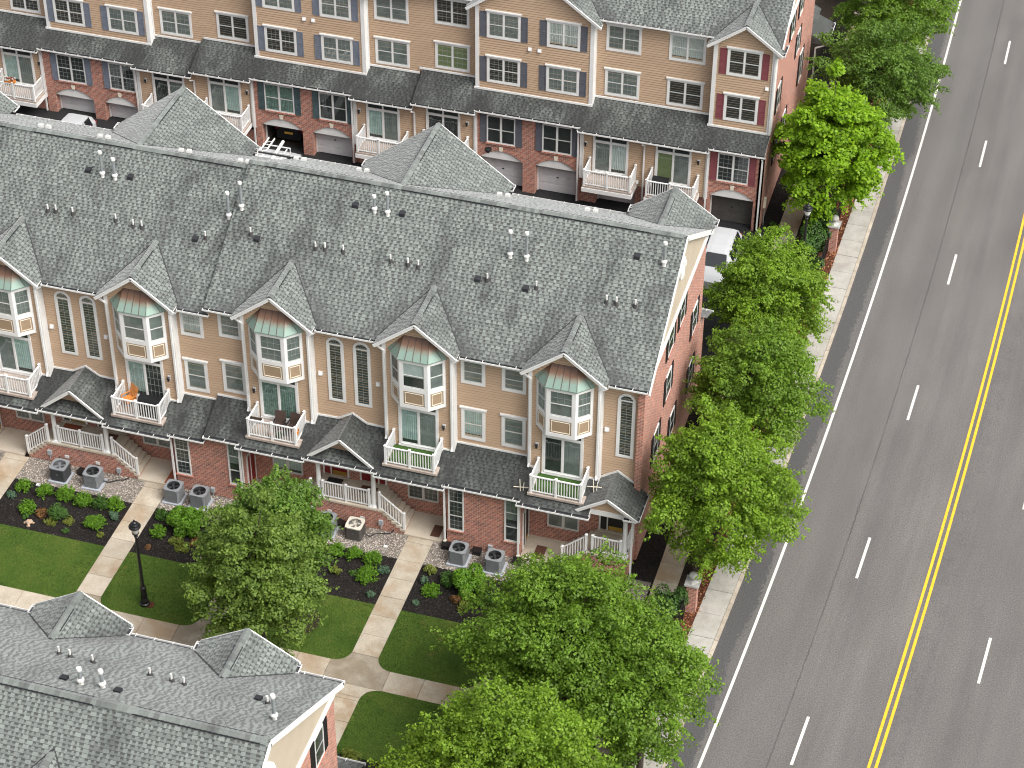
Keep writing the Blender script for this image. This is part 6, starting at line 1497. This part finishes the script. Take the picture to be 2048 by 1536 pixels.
for si, (a, c) in enumerate(SP):
    t = thing('iron_fence', ['black iron fence run behind the nearest maples', 'black iron fence run from the middle pillar along the maples', 'black iron fence run ending at the pillar under the lime tree', 'black iron fence run beyond the far pillar'][si], 'fence', (xw(a)-3.2, a, -.02), 0, 'iron fence runs')
    n = int((c-a)/.13); ox = Vector((xw(a)-3.2, a, 0))
    b = MB()
    for zz in (.15, .62, 1.18):
        for k in range(6):
            p, q = a+(c-a)*k/6, a+(c-a)*(k+1)/6; b.bar(Vector((xw(p)-3.2, p, zz))-ox, Vector((xw(q)-3.2, q, zz))-ox, .03, .035)
    sub(b.mesh('rail', 'black'), 'rail', t)
    for k in range(n+1):
        y = a+(c-a)*k/n; sub(fpost if k % 18 == 0 else picket, 'post' if k % 18 == 0 else 'picket', t, Vector((xw(y)-3.2, y, 0))-ox)
t = thing('gutter_meter', 'pale gas meter box on the end wall beside the open garage', 'meter', (-15.48, 104.3, 1.5)); b = MB(); b.box(0, .14, -.14, .14, -.3, .3); sub(b.mesh('housing', 'cream'), 'housing', t); b = MB(); b.cyl((.07, 0, -1.5), (.07, 0, -.3), .025, n=8); sub(b.mesh('pipe', 'meter'), 'pipe', t)

# ================================================================== vehicles
def car(loc, rz, label, cat, paint='carwhite', L=4.6, Wd=1.84, Hh=1.68, prof=None, rack=False, name='parked_car'):
    t = thing(name, label, cat, loc, rz, 'parked vehicles')
    # stations from the tail (y-) to the nose (y+): y, z belt, z roof, half width low, half width roof
    S = prof or [(-2.3, .86, .90, .78, .70), (-2.18, .98, 1.30, .86, .62), (-1.75, 1.0, 1.60, .9, .62), (-1.0, 1.0, 1.68, .92, .64), (0.0, .99, 1.66, .92, .64), (.55, .98, 1.54, .92, .62), (1.05, .97, 1.16, .92, .66), (1.3, .96, 1.0, .92, .72), (1.9, .86, .90, .90, .74), (2.25, .66, .70, .80, .66)]
    k = L/4.6; b = MB(); rings = []
    for y, zb, zr, w, wr in S:
        y *= k; rings.append([(-w*.94, y, .22), (-w, y, .5), (-w*.98, y, zb), (-wr, y, zr-.03), (-wr*.6, y, zr), (wr*.6, y, zr), (wr, y, zr-.03), (w*.98, y, zb), (w, y, .5), (w*.94, y, .22)])
    for r0, r1 in zip(rings[:-1], rings[1:]):
        for i in range(9): b.face([r0[i], r0[i+1], r1[i+1], r1[i]])
        b.face([r0[9], r0[0], r1[0], r1[9]])
    b.face(rings[0][::-1]); b.face(rings[-1])
    body = sub(b.mesh('body', paint, smooth=False, fix=True), 'body', t)
    bv_ = body.modifiers.new('soften', 'BEVEL'); bv_.width = .035; bv_.segments = 2; bv_.limit_method = 'ANGLE'; bv_.angle_limit = R(12)
    def lift(p, n, e=.014): return tuple(Vector(p)+Vector(n)*e)
    def glass(name, quad, n):
        c = sum((Vector(q) for q in quad), Vector())/len(quad); g = MB(); g.face([lift(c.lerp(Vector(q), .88), n, .03) for q in quad]); g.face([lift(c.lerp(Vector(q), .88), n, .0) for q in reversed(quad)]); sub(g.mesh(name, 'cargl'), name, t)
    i0 = [i for i, s in enumerate(S) if s[2]-s[1] > .35]; a, c = i0[0], i0[-1]
    ra, rc_, rb_, rf = rings[a], rings[c], rings[a-1] if a else rings[a], rings[min(c+1, len(S)-1)]
    glass('windshield', [rc_[3], rc_[6], (rings[-3][7][0]*.86, rings[-3][7][1], rings[-3][5][2]), (rings[-3][2][0]*.86, rings[-3][2][1], rings[-3][5][2])], (0, .6, .8))
    glass('rear_window', [ra[6], ra[3], (rb_[2][0]*.8, rb_[2][1], rb_[2][2]+.06), (rb_[7][0]*.8, rb_[7][1], rb_[7][2]+.06)], (0, -.8, .5))
    for s, i, j in ((-1, 2, 3), (1, 7, 6)):
        m = (a+c)//2
        for p, q in ((a+1 if c-a > 3 else a, m), (m, c)):
            if q > p: glass('side_window', [rings[p][i], rings[q][i], rings[q][j], rings[p][j]], (s, 0, .35))
    for sx in (-1, 1):
        for sy in (-1.42*k, 1.4*k):
            w = MB(); w.cyl((sx*(Wd/2-.2), sy, .34), (sx*(Wd/2+.015), sy, .34), .34, n=18); wo_ = sub(w.mesh('tyre', 'tyre'), 'tyre', t)
            w = MB(); w.cyl((sx*(Wd/2+.0), sy, .34), (sx*(Wd/2+.03), sy, .34), .2, n=12); sub(w.mesh('rim', 'ac_grey'), 'rim', wo_)
        m = MB(); m.box(sx*.93, sx*1.1, .75*k, .9*k, .98, 1.12) if sx > 0 else m.box(-1.1, -.93, .75*k, .9*k, .98, 1.12); sub(m.mesh('side_mirror', paint), 'side_mirror', t)
        m = MB(); m.box(min(sx*.5, sx*.8), max(sx*.5, sx*.8), 2.1*k, 2.24*k, .66, .78); sub(m.mesh('headlight', 'lampglass'), 'headlight', t)
        m = MB(); m.box(min(sx*.62, sx*.84), max(sx*.62, sx*.84), -2.3*k, -2.2*k, .8, 1.02); sub(m.mesh('tail_light', 'door_red'), 'tail_light', t)
    m = MB(); m.box(-.26, .26, -2.33*k, -2.3*k, .62, .76); sub(m.mesh('number_plate', 'plate' if paint == 'carblack' else 'white'), 'number_plate', t)
    if rack:
        m = MB(); zt = Hh+.22
        for y in (-1.9, -.2, 1.0): m.bar((-.85, y, zt), (.85, y, zt), .05, .05); m.bar((-.82, y, Hh-.1), (-.82, y, zt), .04, .04, (0, 1, 0)); m.bar((.82, y, Hh-.1), (.82, y, zt), .04, .04, (0, 1, 0))
        for x in (-.7, -.35): m.bar((x, -2.6, zt+.08), (x, 1.6, zt+.08), .05, .09)
        for i in range(12): m.bar((-.7, -2.4+.33*i, zt+.08), (-.35, -2.4+.33*i, zt+.08), .03, .03)
        m.cyl((.35, -2.4, zt+.12), (.25, 1.4, zt+.12), .09, n=10); m.bar((.72, -2.5, zt+.05), (.72, .8, zt+.05), .05, .07); sub(m.mesh('ladder_rack', 'vinyl'), 'ladder_rack', t)
    return t
car((-16.95, 99.35, -.0), math.pi, 'white car parked before the open garage at the brick end wall', 'car')
car((-56.1, 99.6, 0), math.pi, 'white car before the closed garage at the upper left', 'car')
VAN = [(-2.5, 1.1, 1.9, .9, .78), (-2.4, 1.15, 2.0, .95, .80), (-1.2, 1.15, 2.06, .97, .82), (0, 1.15, 2.06, .97, .82), (.95, 1.14, 2.0, .97, .8), (1.5, 1.12, 1.4, .96, .78), (1.75, 1.08, 1.16, .95, .78), (2.3, .98, 1.02, .92, .74), (2.5, .7, .74, .84, .7)]
car((-43.25, 99.6, 0), 0, 'white work van with ladder rack before the open garage', 'van', L=4.8, prof=VAN, rack=True, Hh=2.05, name='work_van')
car((-44.05, 106.7, 0), 0, 'black car with yellow plate inside the open garage behind the van', 'car', 'carblack')

# ================================================================== foliage
def leaf_cloud(C, RAD, n, ls, up=.6, drop=.3, tip=.35, tint0=None, shell=.55):
    """n leaves over blobs C (k,3) of radii RAD (k,3): bent rhombi, lighter towards the tips"""
    k = len(C); w = (RAD.prod(1))**(2/3); w = w/w.sum(); idx = NR.choice(k, n, p=w)
    d = NR.normal(size=(n, 3)); d /= np.linalg.norm(d, axis=1)[:, None]; r = NR.uniform(shell, 1, n)**.6
    P = C[idx]+d*RAD[idx]*r[:, None]
    nn = d*.8+np.array([0, 0, up])+NR.normal(0, .45, (n, 3)); nn /= np.linalg.norm(nn, axis=1)[:, None]
    a = NR.normal(size=(n, 3)); a[:, 2] -= drop; a -= nn*(a*nn).sum(1)[:, None]; a /= np.linalg.norm(a, axis=1)[:, None]; b = np.cross(nn, a)
    s = ls*NR.uniform(.65, 1.35, n)[:, None]
    V = np.stack([P-a*s*.5, P+b*s*.36+nn*s*.08, P+a*s*.55, P-b*s*.36+nn*s*.08], 1)
    base = (NR.uniform(.2, .7, k) if tint0 is None else tint0)
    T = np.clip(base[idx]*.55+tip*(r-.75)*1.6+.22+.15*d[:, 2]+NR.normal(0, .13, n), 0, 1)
    return V.reshape(-1, 3), np.arange(4*n).reshape(-1, 4), T
def crown_blobs(c, r, n, br, seed, spire=.0, flat=.5, ragged=.18):
    rg = np.random.default_rng(seed); g = (1+5**.5)/2; i = np.arange(n)+.5
    ph = np.arccos(1-2*i/n*.93); th = 2*np.pi*i/g+rg.uniform(0, 6)
    d = np.stack([np.cos(th)*np.sin(ph), np.sin(th)*np.sin(ph), np.cos(ph)], 1)
    q = rg.uniform(.62, 1.0, n)+rg.normal(0, ragged, n)*.5; q[rg.random(n) < .22] *= .6
    taper = 1-spire*np.clip(d[:, 2], 0, 1)[:, None]*np.array([1, 1, 0])
    C = np.array(c)+d*np.array(r)*q[:, None]*taper
    s = br*rg.uniform(.6, 1.25, n); RAD = np.stack([s, s, s*flat], 1); return C, RAD, d
def tree(base, c, r, nl, leaf, mat, label, n_blobs=120, br=.75, seed=1, mult=1.35, trunk=.16, spire=.25, group='street trees', kindname='maple_tree', ls=None, up=.6, sprays=True, stem=True, cat='tree'):
    nl = int(nl*mult); t = thing(kindname, label, cat, base, 0, group); base = Vector(base)
    C, RAD, d = crown_blobs(np.array(c)-np.array(base), r, n_blobs, br, seed, spire)
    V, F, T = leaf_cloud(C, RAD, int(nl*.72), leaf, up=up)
    parts = [(V, F, T)]
    if sprays:   # twigs that reach past the crown with strings of leaves
        rg = np.random.default_rng(seed+50); m = n_blobs*5; ii = rg.integers(0, n_blobs, m); dd = d[ii]+rg.normal(0, .45, (m, 3)); dd[:, 2] = dd[:, 2]*.6+.05; dd /= np.linalg.norm(dd, axis=1)[:, None]
        L = br*rg.uniform(.6, 1.7, m); steps = 7; Cs = []
        for j in range(steps):
            f = (j+1)/steps; Cs.append(C[ii]+dd*(L*f)[:, None]+np.array([0, 0, -1])*(L*f*f*.28)[:, None])
        Cs = np.concatenate(Cs); tt = np.tile(rg.uniform(.3, .9, m), steps)+np.repeat(np.linspace(0, .35, steps), m)
        parts.append(leaf_cloud(Cs, np.full((len(Cs), 3), leaf*1.15)*np.array([1, 1, .6]), int(nl*.5), leaf*.95, up=up, tint0=np.clip(tt, 0, 1), tip=.1))
    V, F, T = merge(parts); ov = 1.0
    o = stuffmesh('crown', V, F, T, mat, t, None)
    if stem:
        b = MB(); cc = Vector(c)-base; h = cc.z; fork = Vector((cc.x*.25, cc.y*.25, max(.8, h-r[2]*.55)))
        b.cyl((0, 0, -.05), fork, trunk, trunk*.7, n=10); sub(b.mesh('trunk', 'bark'), 'trunk', t)
        b = MB(); rg = random.Random(seed)
        top = Vector((cc.x, cc.y, h+r[2]*.75)); b.cyl(fork, top, trunk*.6, .02, n=7)
        for i in rg.sample(range(n_blobs), min(n_blobs, 46)):
            e = Vector(C[i]); s = fork.lerp(top, min(.85, max(0, (e.z-fork.z)/(top.z-fork.z+.01)*.7)))
            mdp = s.lerp(e, .5)+Vector((0, 0, -.12*(e-s).length)); b.cyl(s, mdp, trunk*.28, trunk*.16, n=5, caps=False); b.cyl(mdp, e, trunk*.16, .012, n=5, caps=False)
        sub(b.mesh('limbs', 'bark'), 'limbs', t)
    return t
LV = .125
tree((-29.7, 63.75, 0), (-29.75, 63.9, 5.7), (2.75, 2.55, 4.1), 34000, .125, 'leafD', 'olive green tree standing in front of the middle garden, before the darker one', 110, .62, 3, spire=.3, kindname='olive_green_tree', group='garden trees')
tree((-29.46, 67.18, 0), (-30.2, 67.5, 5.0), (2.35, 2.2, 2.75), 22000, .125, 'leafC', 'darker green tree growing from the round mulch ring behind the olive one', 80, .6, 4, spire=.2, kindname='dark_green_tree', group='garden trees')
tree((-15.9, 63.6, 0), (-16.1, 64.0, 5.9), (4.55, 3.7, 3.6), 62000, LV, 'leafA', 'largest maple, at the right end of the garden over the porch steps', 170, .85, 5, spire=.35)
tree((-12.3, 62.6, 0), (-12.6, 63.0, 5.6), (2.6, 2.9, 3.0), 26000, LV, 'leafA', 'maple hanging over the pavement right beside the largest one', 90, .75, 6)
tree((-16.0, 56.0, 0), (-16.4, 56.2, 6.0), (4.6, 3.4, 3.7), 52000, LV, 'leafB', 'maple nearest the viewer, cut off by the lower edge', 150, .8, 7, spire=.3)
tree((-12.6, 54.0, 0), (-12.4, 54.6, 5.2), (2.3, 2.6, 2.9), 18000, LV, 'leafA', 'maple by the pavement at the lower edge', 70, .75, 17)
tree((-12.9, 75.4, 0), (-11.75, 75.5, 5.6), (3.25, 3.0, 3.65), 46000, LV, 'leafB', 'light green maple at the front corner of the brick end wall', 140, .72, 8, spire=.3)
tree((-12.9, 83.8, 0), (-12.1, 84.0, 4.7), (3.0, 2.9, 3.05), 34000, LV, 'leafA', 'middle maple of the three beside the brick end wall', 110, .7, 9)
tree((-13.2, 92.6, 0), (-13.0, 92.5, 4.2), (3.05, 3.1, 2.75), 34000, LV, 'leafB', 'maple at the rear corner of the end wall, before the parked white car', 110, .7, 10)
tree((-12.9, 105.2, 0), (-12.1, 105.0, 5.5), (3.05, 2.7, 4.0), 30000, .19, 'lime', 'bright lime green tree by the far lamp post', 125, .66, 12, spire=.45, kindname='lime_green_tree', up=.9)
tree((-12.2, 114.3, 0), (-10.8, 114.2, 4.9), (3.4, 3.2, 3.1), 36000, LV, 'leafC', 'dark green maple just behind the lime green tree', 120, .7, 13)
tree((-12.2, 122.5, 0), (-11.2, 122.5, 4.9), (3.5, 3.2, 3.2), 32000, LV, 'leafA', 'mid green maple at the upper edge over the pavement', 110, .7, 14)
tree((-12.6, 131.0, 0), (-12.0, 131.0, 4.8), (3.4, 3.0, 3.2), 22000, LV, 'leafC', 'farthest dark maple at the upper edge', 90, .7, 15)
# hedges and ivy along the fence
def hedge(x0, x1, y0, y1, h, n, mat, label, seed):
    t = thing('hedge', label, 'hedge', ((x0+x1)/2, (y0+y1)/2, 0), 0, 'hedges along the fence'); m = int((y1-y0)*7); rg = np.random.default_rng(seed)
    C = np.stack([rg.uniform(x0-(x0+x1)/2, x1-(x0+x1)/2, m), rg.uniform(y0-(y0+y1)/2, y1-(y0+y1)/2, m), rg.uniform(.2, h, m)], 1); RAD = np.full((m, 3), .38)
    V, F, T = leaf_cloud(C, RAD, n, .11); stuffmesh('foliage', V, F, T, mat, t, None)
hedge(-12.75, -11.6, 100.6, 106.4, 1.7, 14000, 'ivy', 'ivy thicket below the lime green tree beside the far pillar', 21)
hedge(-13.9, -12.7, 66.5, 73.0, 1.5, 12000, 'ivy', 'dark ivy thicket left of the near brick pillar', 22)
hedge(-13.6, -12.6, 58.5, 66.0, 1.2, 8000, 'leafC', 'low dark hedge along the fence near the lower edge', 23)
hedge(-13.3, -12.3, 86.0, 92.0, 1.2, 7000, 'leafC', 'low dark hedge beside the fence under the middle maples', 24)
hedge(-13.2, -12.2, 108.0, 118.0, 1.3, 8000, 'leafC', 'low dark hedge beyond the lime green tree', 25)
# shrubs
def shrub(x, y, rad, h, mat, label, kind='shrub', n=700, ls=.07, spiky=False):
    t = thing(kind, label, 'shrub', (x, y, 0), 0, 'garden shrubs'); rg = np.random.default_rng(int(abs(x*100+y*31)))
    m = 26 if spiky else 18; th = rg.uniform(0, 6.28, m); rr = np.sqrt(rg.uniform(0, 1, m))*rad*.72; zz = rg.uniform(.25, .8, m)*h*(1-.35*(rr/rad))
    C = np.stack([rr*np.cos(th), rr*np.sin(th), zz], 1); RAD = np.full((m, 3), rad*.34); parts = [leaf_cloud(C, RAD, n, ls, up=.5)]
    if spiky:
        q = 44; th = rg.uniform(0, 6.28, q); el = rg.uniform(.2, 1.3, q); D = np.stack([np.cos(th)*np.cos(el), np.sin(th)*np.cos(el), np.sin(el)], 1)*np.array([rad*1.12, rad*1.12, h*1.08])
        Cs = np.concatenate([D*f for f in (.6, .75, .88, 1.0)]); parts.append(leaf_cloud(Cs, np.full((len(Cs), 3), ls*.5), int(n*.6), ls*.9, tint0=np.clip(rg.uniform(.5, 1, len(Cs)), 0, 1)))
    V, F, T = merge(parts); stuffmesh('foliage', V, F, T, mat, t, None)
    b = MB()
    for k in range(5): a = k*1.26; b.cyl((0, 0, 0), (rad*.5*math.cos(a), rad*.5*math.sin(a), h*.6), .015, .006, n=5, caps=False)
    sub(b.mesh('stems', 'bark'), 'stems', t); return t
G1, G2, G3 = 'in the left mulch bed', 'in the bed right of the lamp side path', 'in the mulch bed before the red door porch'
S_ = [(-45.39, 71.75, .42, .55, 'shrub', 'bright green shrub nearest the left path, back row '+G1, 1), (-44.21, 71.65, .45, .6, 'shrub', 'bright green shrub below the dark coiled air conditioner', 1), (-43.15, 71.75, .5, .65, 'shrub', 'bright shrub behind the dark dome bush', 1), (-42.15, 71.6, .47, .65, 'shrub', 'bright green shrub below the grey ribbed air conditioner', 1),
 (-41.25, 71.6, .42, .7, 'shrubdk', 'mid green shrub left of the bright one at the gravel corner', 1), (-40.55, 71.75, .46, .6, 'shrub', 'bright green shrub at the gravel corner by the path', 1), (-44.55, 70.35, .45, .6, 'shrub', 'feathery bright shrub alone below the left back row', 1), (-42.95, 70.4, .62, .85, 'shrubdk', 'dark dome bush in the middle of the left bed', 0), (-41.0, 70.3, .55, .5, 'shrub', 'wide feathery bright shrub near the path in the left bed', 1),
 (-45.75, 71.05, .28, .3, 'bluegreen', 'small blue green plant by the left path edge', 0), (-40.3, 71.1, .32, .45, 'bluegreen', 'plant with tiny white flowers next to the path', 0), (-43.75, 70.3, .34, .25, 'redleaf', 'low rusty red plant beside the dark dome bush', 0), (-43.1, 69.85, .36, .22, 'shrubgold', 'low golden plant in front of the dark dome bush', 0), (-42.3, 70.2, .3, .2, 'shrubgold', 'low golden plant right of the dark dome bush', 0), (-42.15, 69.5, .2, .25, 'shrubdk', 'thin sprouting plant near the lawn edge of the left bed', 0), (-40.45, 69.7, .2, .2, 'shrubgold', 'tiny pale sprout near the path and lawn in the left bed', 0), (-44.45, 69.9, .2, .2, 'shrubdk', 'tiny dark sprout above the pile of rocks', 0),
 (-38.15, 71.75, .34, .5, 'shrubdk', 'small green shrub left of the round lime bush', 1), (-37.85, 70.6, .42, .5, 'shrub', 'bright feathery shrub just right of the lamp post head', 1), (-36.7, 71.5, .98, 1.35, 'shrub', 'large round lime bush before the air conditioner', 0), (-36.85, 70.35, .38, .25, 'shrubgold', 'low golden cushion plant left of two below the lime bush', 0), (-36.35, 70.0, .4, .25, 'shrubgold', 'low golden cushion plant nearest the lawn below the lime bush', 0), (-35.85, 70.55, .36, .25, 'redleaf', 'low reddish cushion plant right of the golden ones', 0), (-37.95, 69.6, .18, .15, 'redleaf', 'tiny tan tuft beside the lamp post shaft', 0), (-35.2, 71.2, .6, .8, 'shrubdk', 'green shrub between the lime bush and the trees', 0),
 (-29.25, 71.8, .42, .6, 'shrub', 'bright shrub nearest the dark tree below the air conditioner', 1), (-28.4, 71.85, .45, .55, 'shrub', 'bright shrub below the beige air conditioner', 1), (-27.45, 71.75, .47, .6, 'shrub', 'bright shrub closest to the gravel tip by the right path', 1), (-28.9, 70.6, .33, .35, 'shrubgold', 'yellow green shrub beside the dark tree', 0), (-27.35, 70.65, .55, .55, 'shrub', 'wide feathery shrub in the middle of the porch bed', 1), (-26.75, 71.25, .3, .35, 'bluegreen', 'small blue green shrub by the right path', 0), (-26.85, 69.65, .25, .22, 'bluegreen', 'pale small plant near the lawn by the right path', 0), (-28.1, 70.75, .22, .2, 'shrubdk', 'thin twiggy plant left of the feathery shrub', 0),
 (-24.65, 71.85, .34, .45, 'shrubgold', 'yellow green shrub at the gravel edge right of the path', 0), (-24.2, 70.6, .45, .45, 'shrub', 'bright feathery shrub right of the stained path', 1), (-24.75, 71.2, .24, .3, 'bluegreen', 'small blue green plant between two bright shrubs', 0), (-24.65, 69.75, .2, .15, 'bluegreen', 'tiny pale plant near the lawn right of the path', 0), (-22.5, 71.35, 1.0, 1.25, 'shrub', 'large lime bush before the two air conditioners of the brick bay', 0), (-23.6, 71.5, .5, .65, 'shrubdk', 'green shrub left against the large lime bush', 0), (-22.95, 70.5, .34, .3, 'redleaf', 'low rusty plant under the large lime bush', 0), (-22.5, 70.1, .38, .28, 'shrubgold', 'low green cushion plant below the rusty one', 0), (-21.6, 70.7, .5, .5, 'shrubdk', 'green shrub half under the largest maple', 0),
 (-24.3, 59.8, .55, .7, 'shrubgold', 'bright shrub in the mulch at the very bottom edge', 0), (-24.95, 59.7, .3, .3, 'bluegreen', 'small grey green plant at the very bottom edge', 0), (-22.2, 59.6, .5, .6, 'shrubdk', 'green shrub at the bottom edge beside the nearest maple', 0)]
for x, y, r_, h, m, lb, sp in S_:
    big = r_ > .9; shrub(x, y, r_, h, m, lb, n=int(2600*r_*r_*(3.2 if big else 1.8))+200, ls=.10 if big else .065, spiky=bool(sp))
for x, y in ((-14.9, 103.2), (-14.85, 104.4)): shrub(x, y, .25, .25, 'shrubdk', 'small sprig in the dark bed beside the end wall, '+('nearer' if y < 104 else 'farther')+' one', n=300, ls=.07)
# rock pile, mulch ring, lawn litter
t = thing('rock_pile', 'small pile of tan rocks in the left mulch bed', 'rocks', (-44.05, 69.5, 0))
for k in range(16):
    b = MB(); a = random.uniform(0, 6.28); r_ = random.uniform(0, .24); s = random.uniform(.05, .11); b.lathe([(0, 0), (s, s*.2), (s*.9, s*.7), (s*.4, s*1.1), (0, s*1.15)], n=6); sub(b.mesh('rock', 'rock'), 'rock', t, (r_*math.cos(a), r_*math.sin(a), .02+(.08 if r_ < .12 else 0)), rz=a)
b = MB(); b.face([(-29.46+1.0*math.cos(R(12*k)), 67.18+1.0*math.sin(R(12*k)), .03) for k in range(30)]); struct(b.build('mulch_ring', 'soil'))
b = MB(); b.cyl((-36.32, 66.12, .01), (-36.32, 66.12, .03), .22, n=9); struct(b.build('mulch_patch', 'redmulch'))
for x, y, s, lb in ((-27.22, 72.9, .09, 'white scrap lying on the gravel below the porch'), (-44.85, 72.15, .1, 'white stone at the edge of the gravel in the left bed')):
    b = MB(); b.box(-s, s, -s*.7, s*.7, 0, .05); o = b.build('stone', 'white'); o.location = (x, y, .03); tag(o, lb, 'stone')
b = MB(); b.bar((-35.3, 69.7, .05), (-35.0, 69.3, .05), .06, .05); tag(b.build('stick', 'deck'), 'pale stick lying on the mulch below the golden plants', 'stick')
# plain land and roofs beyond the frame keep the reflections honest
for o in SC.objects:
    if '_w' in o: del o['_w']
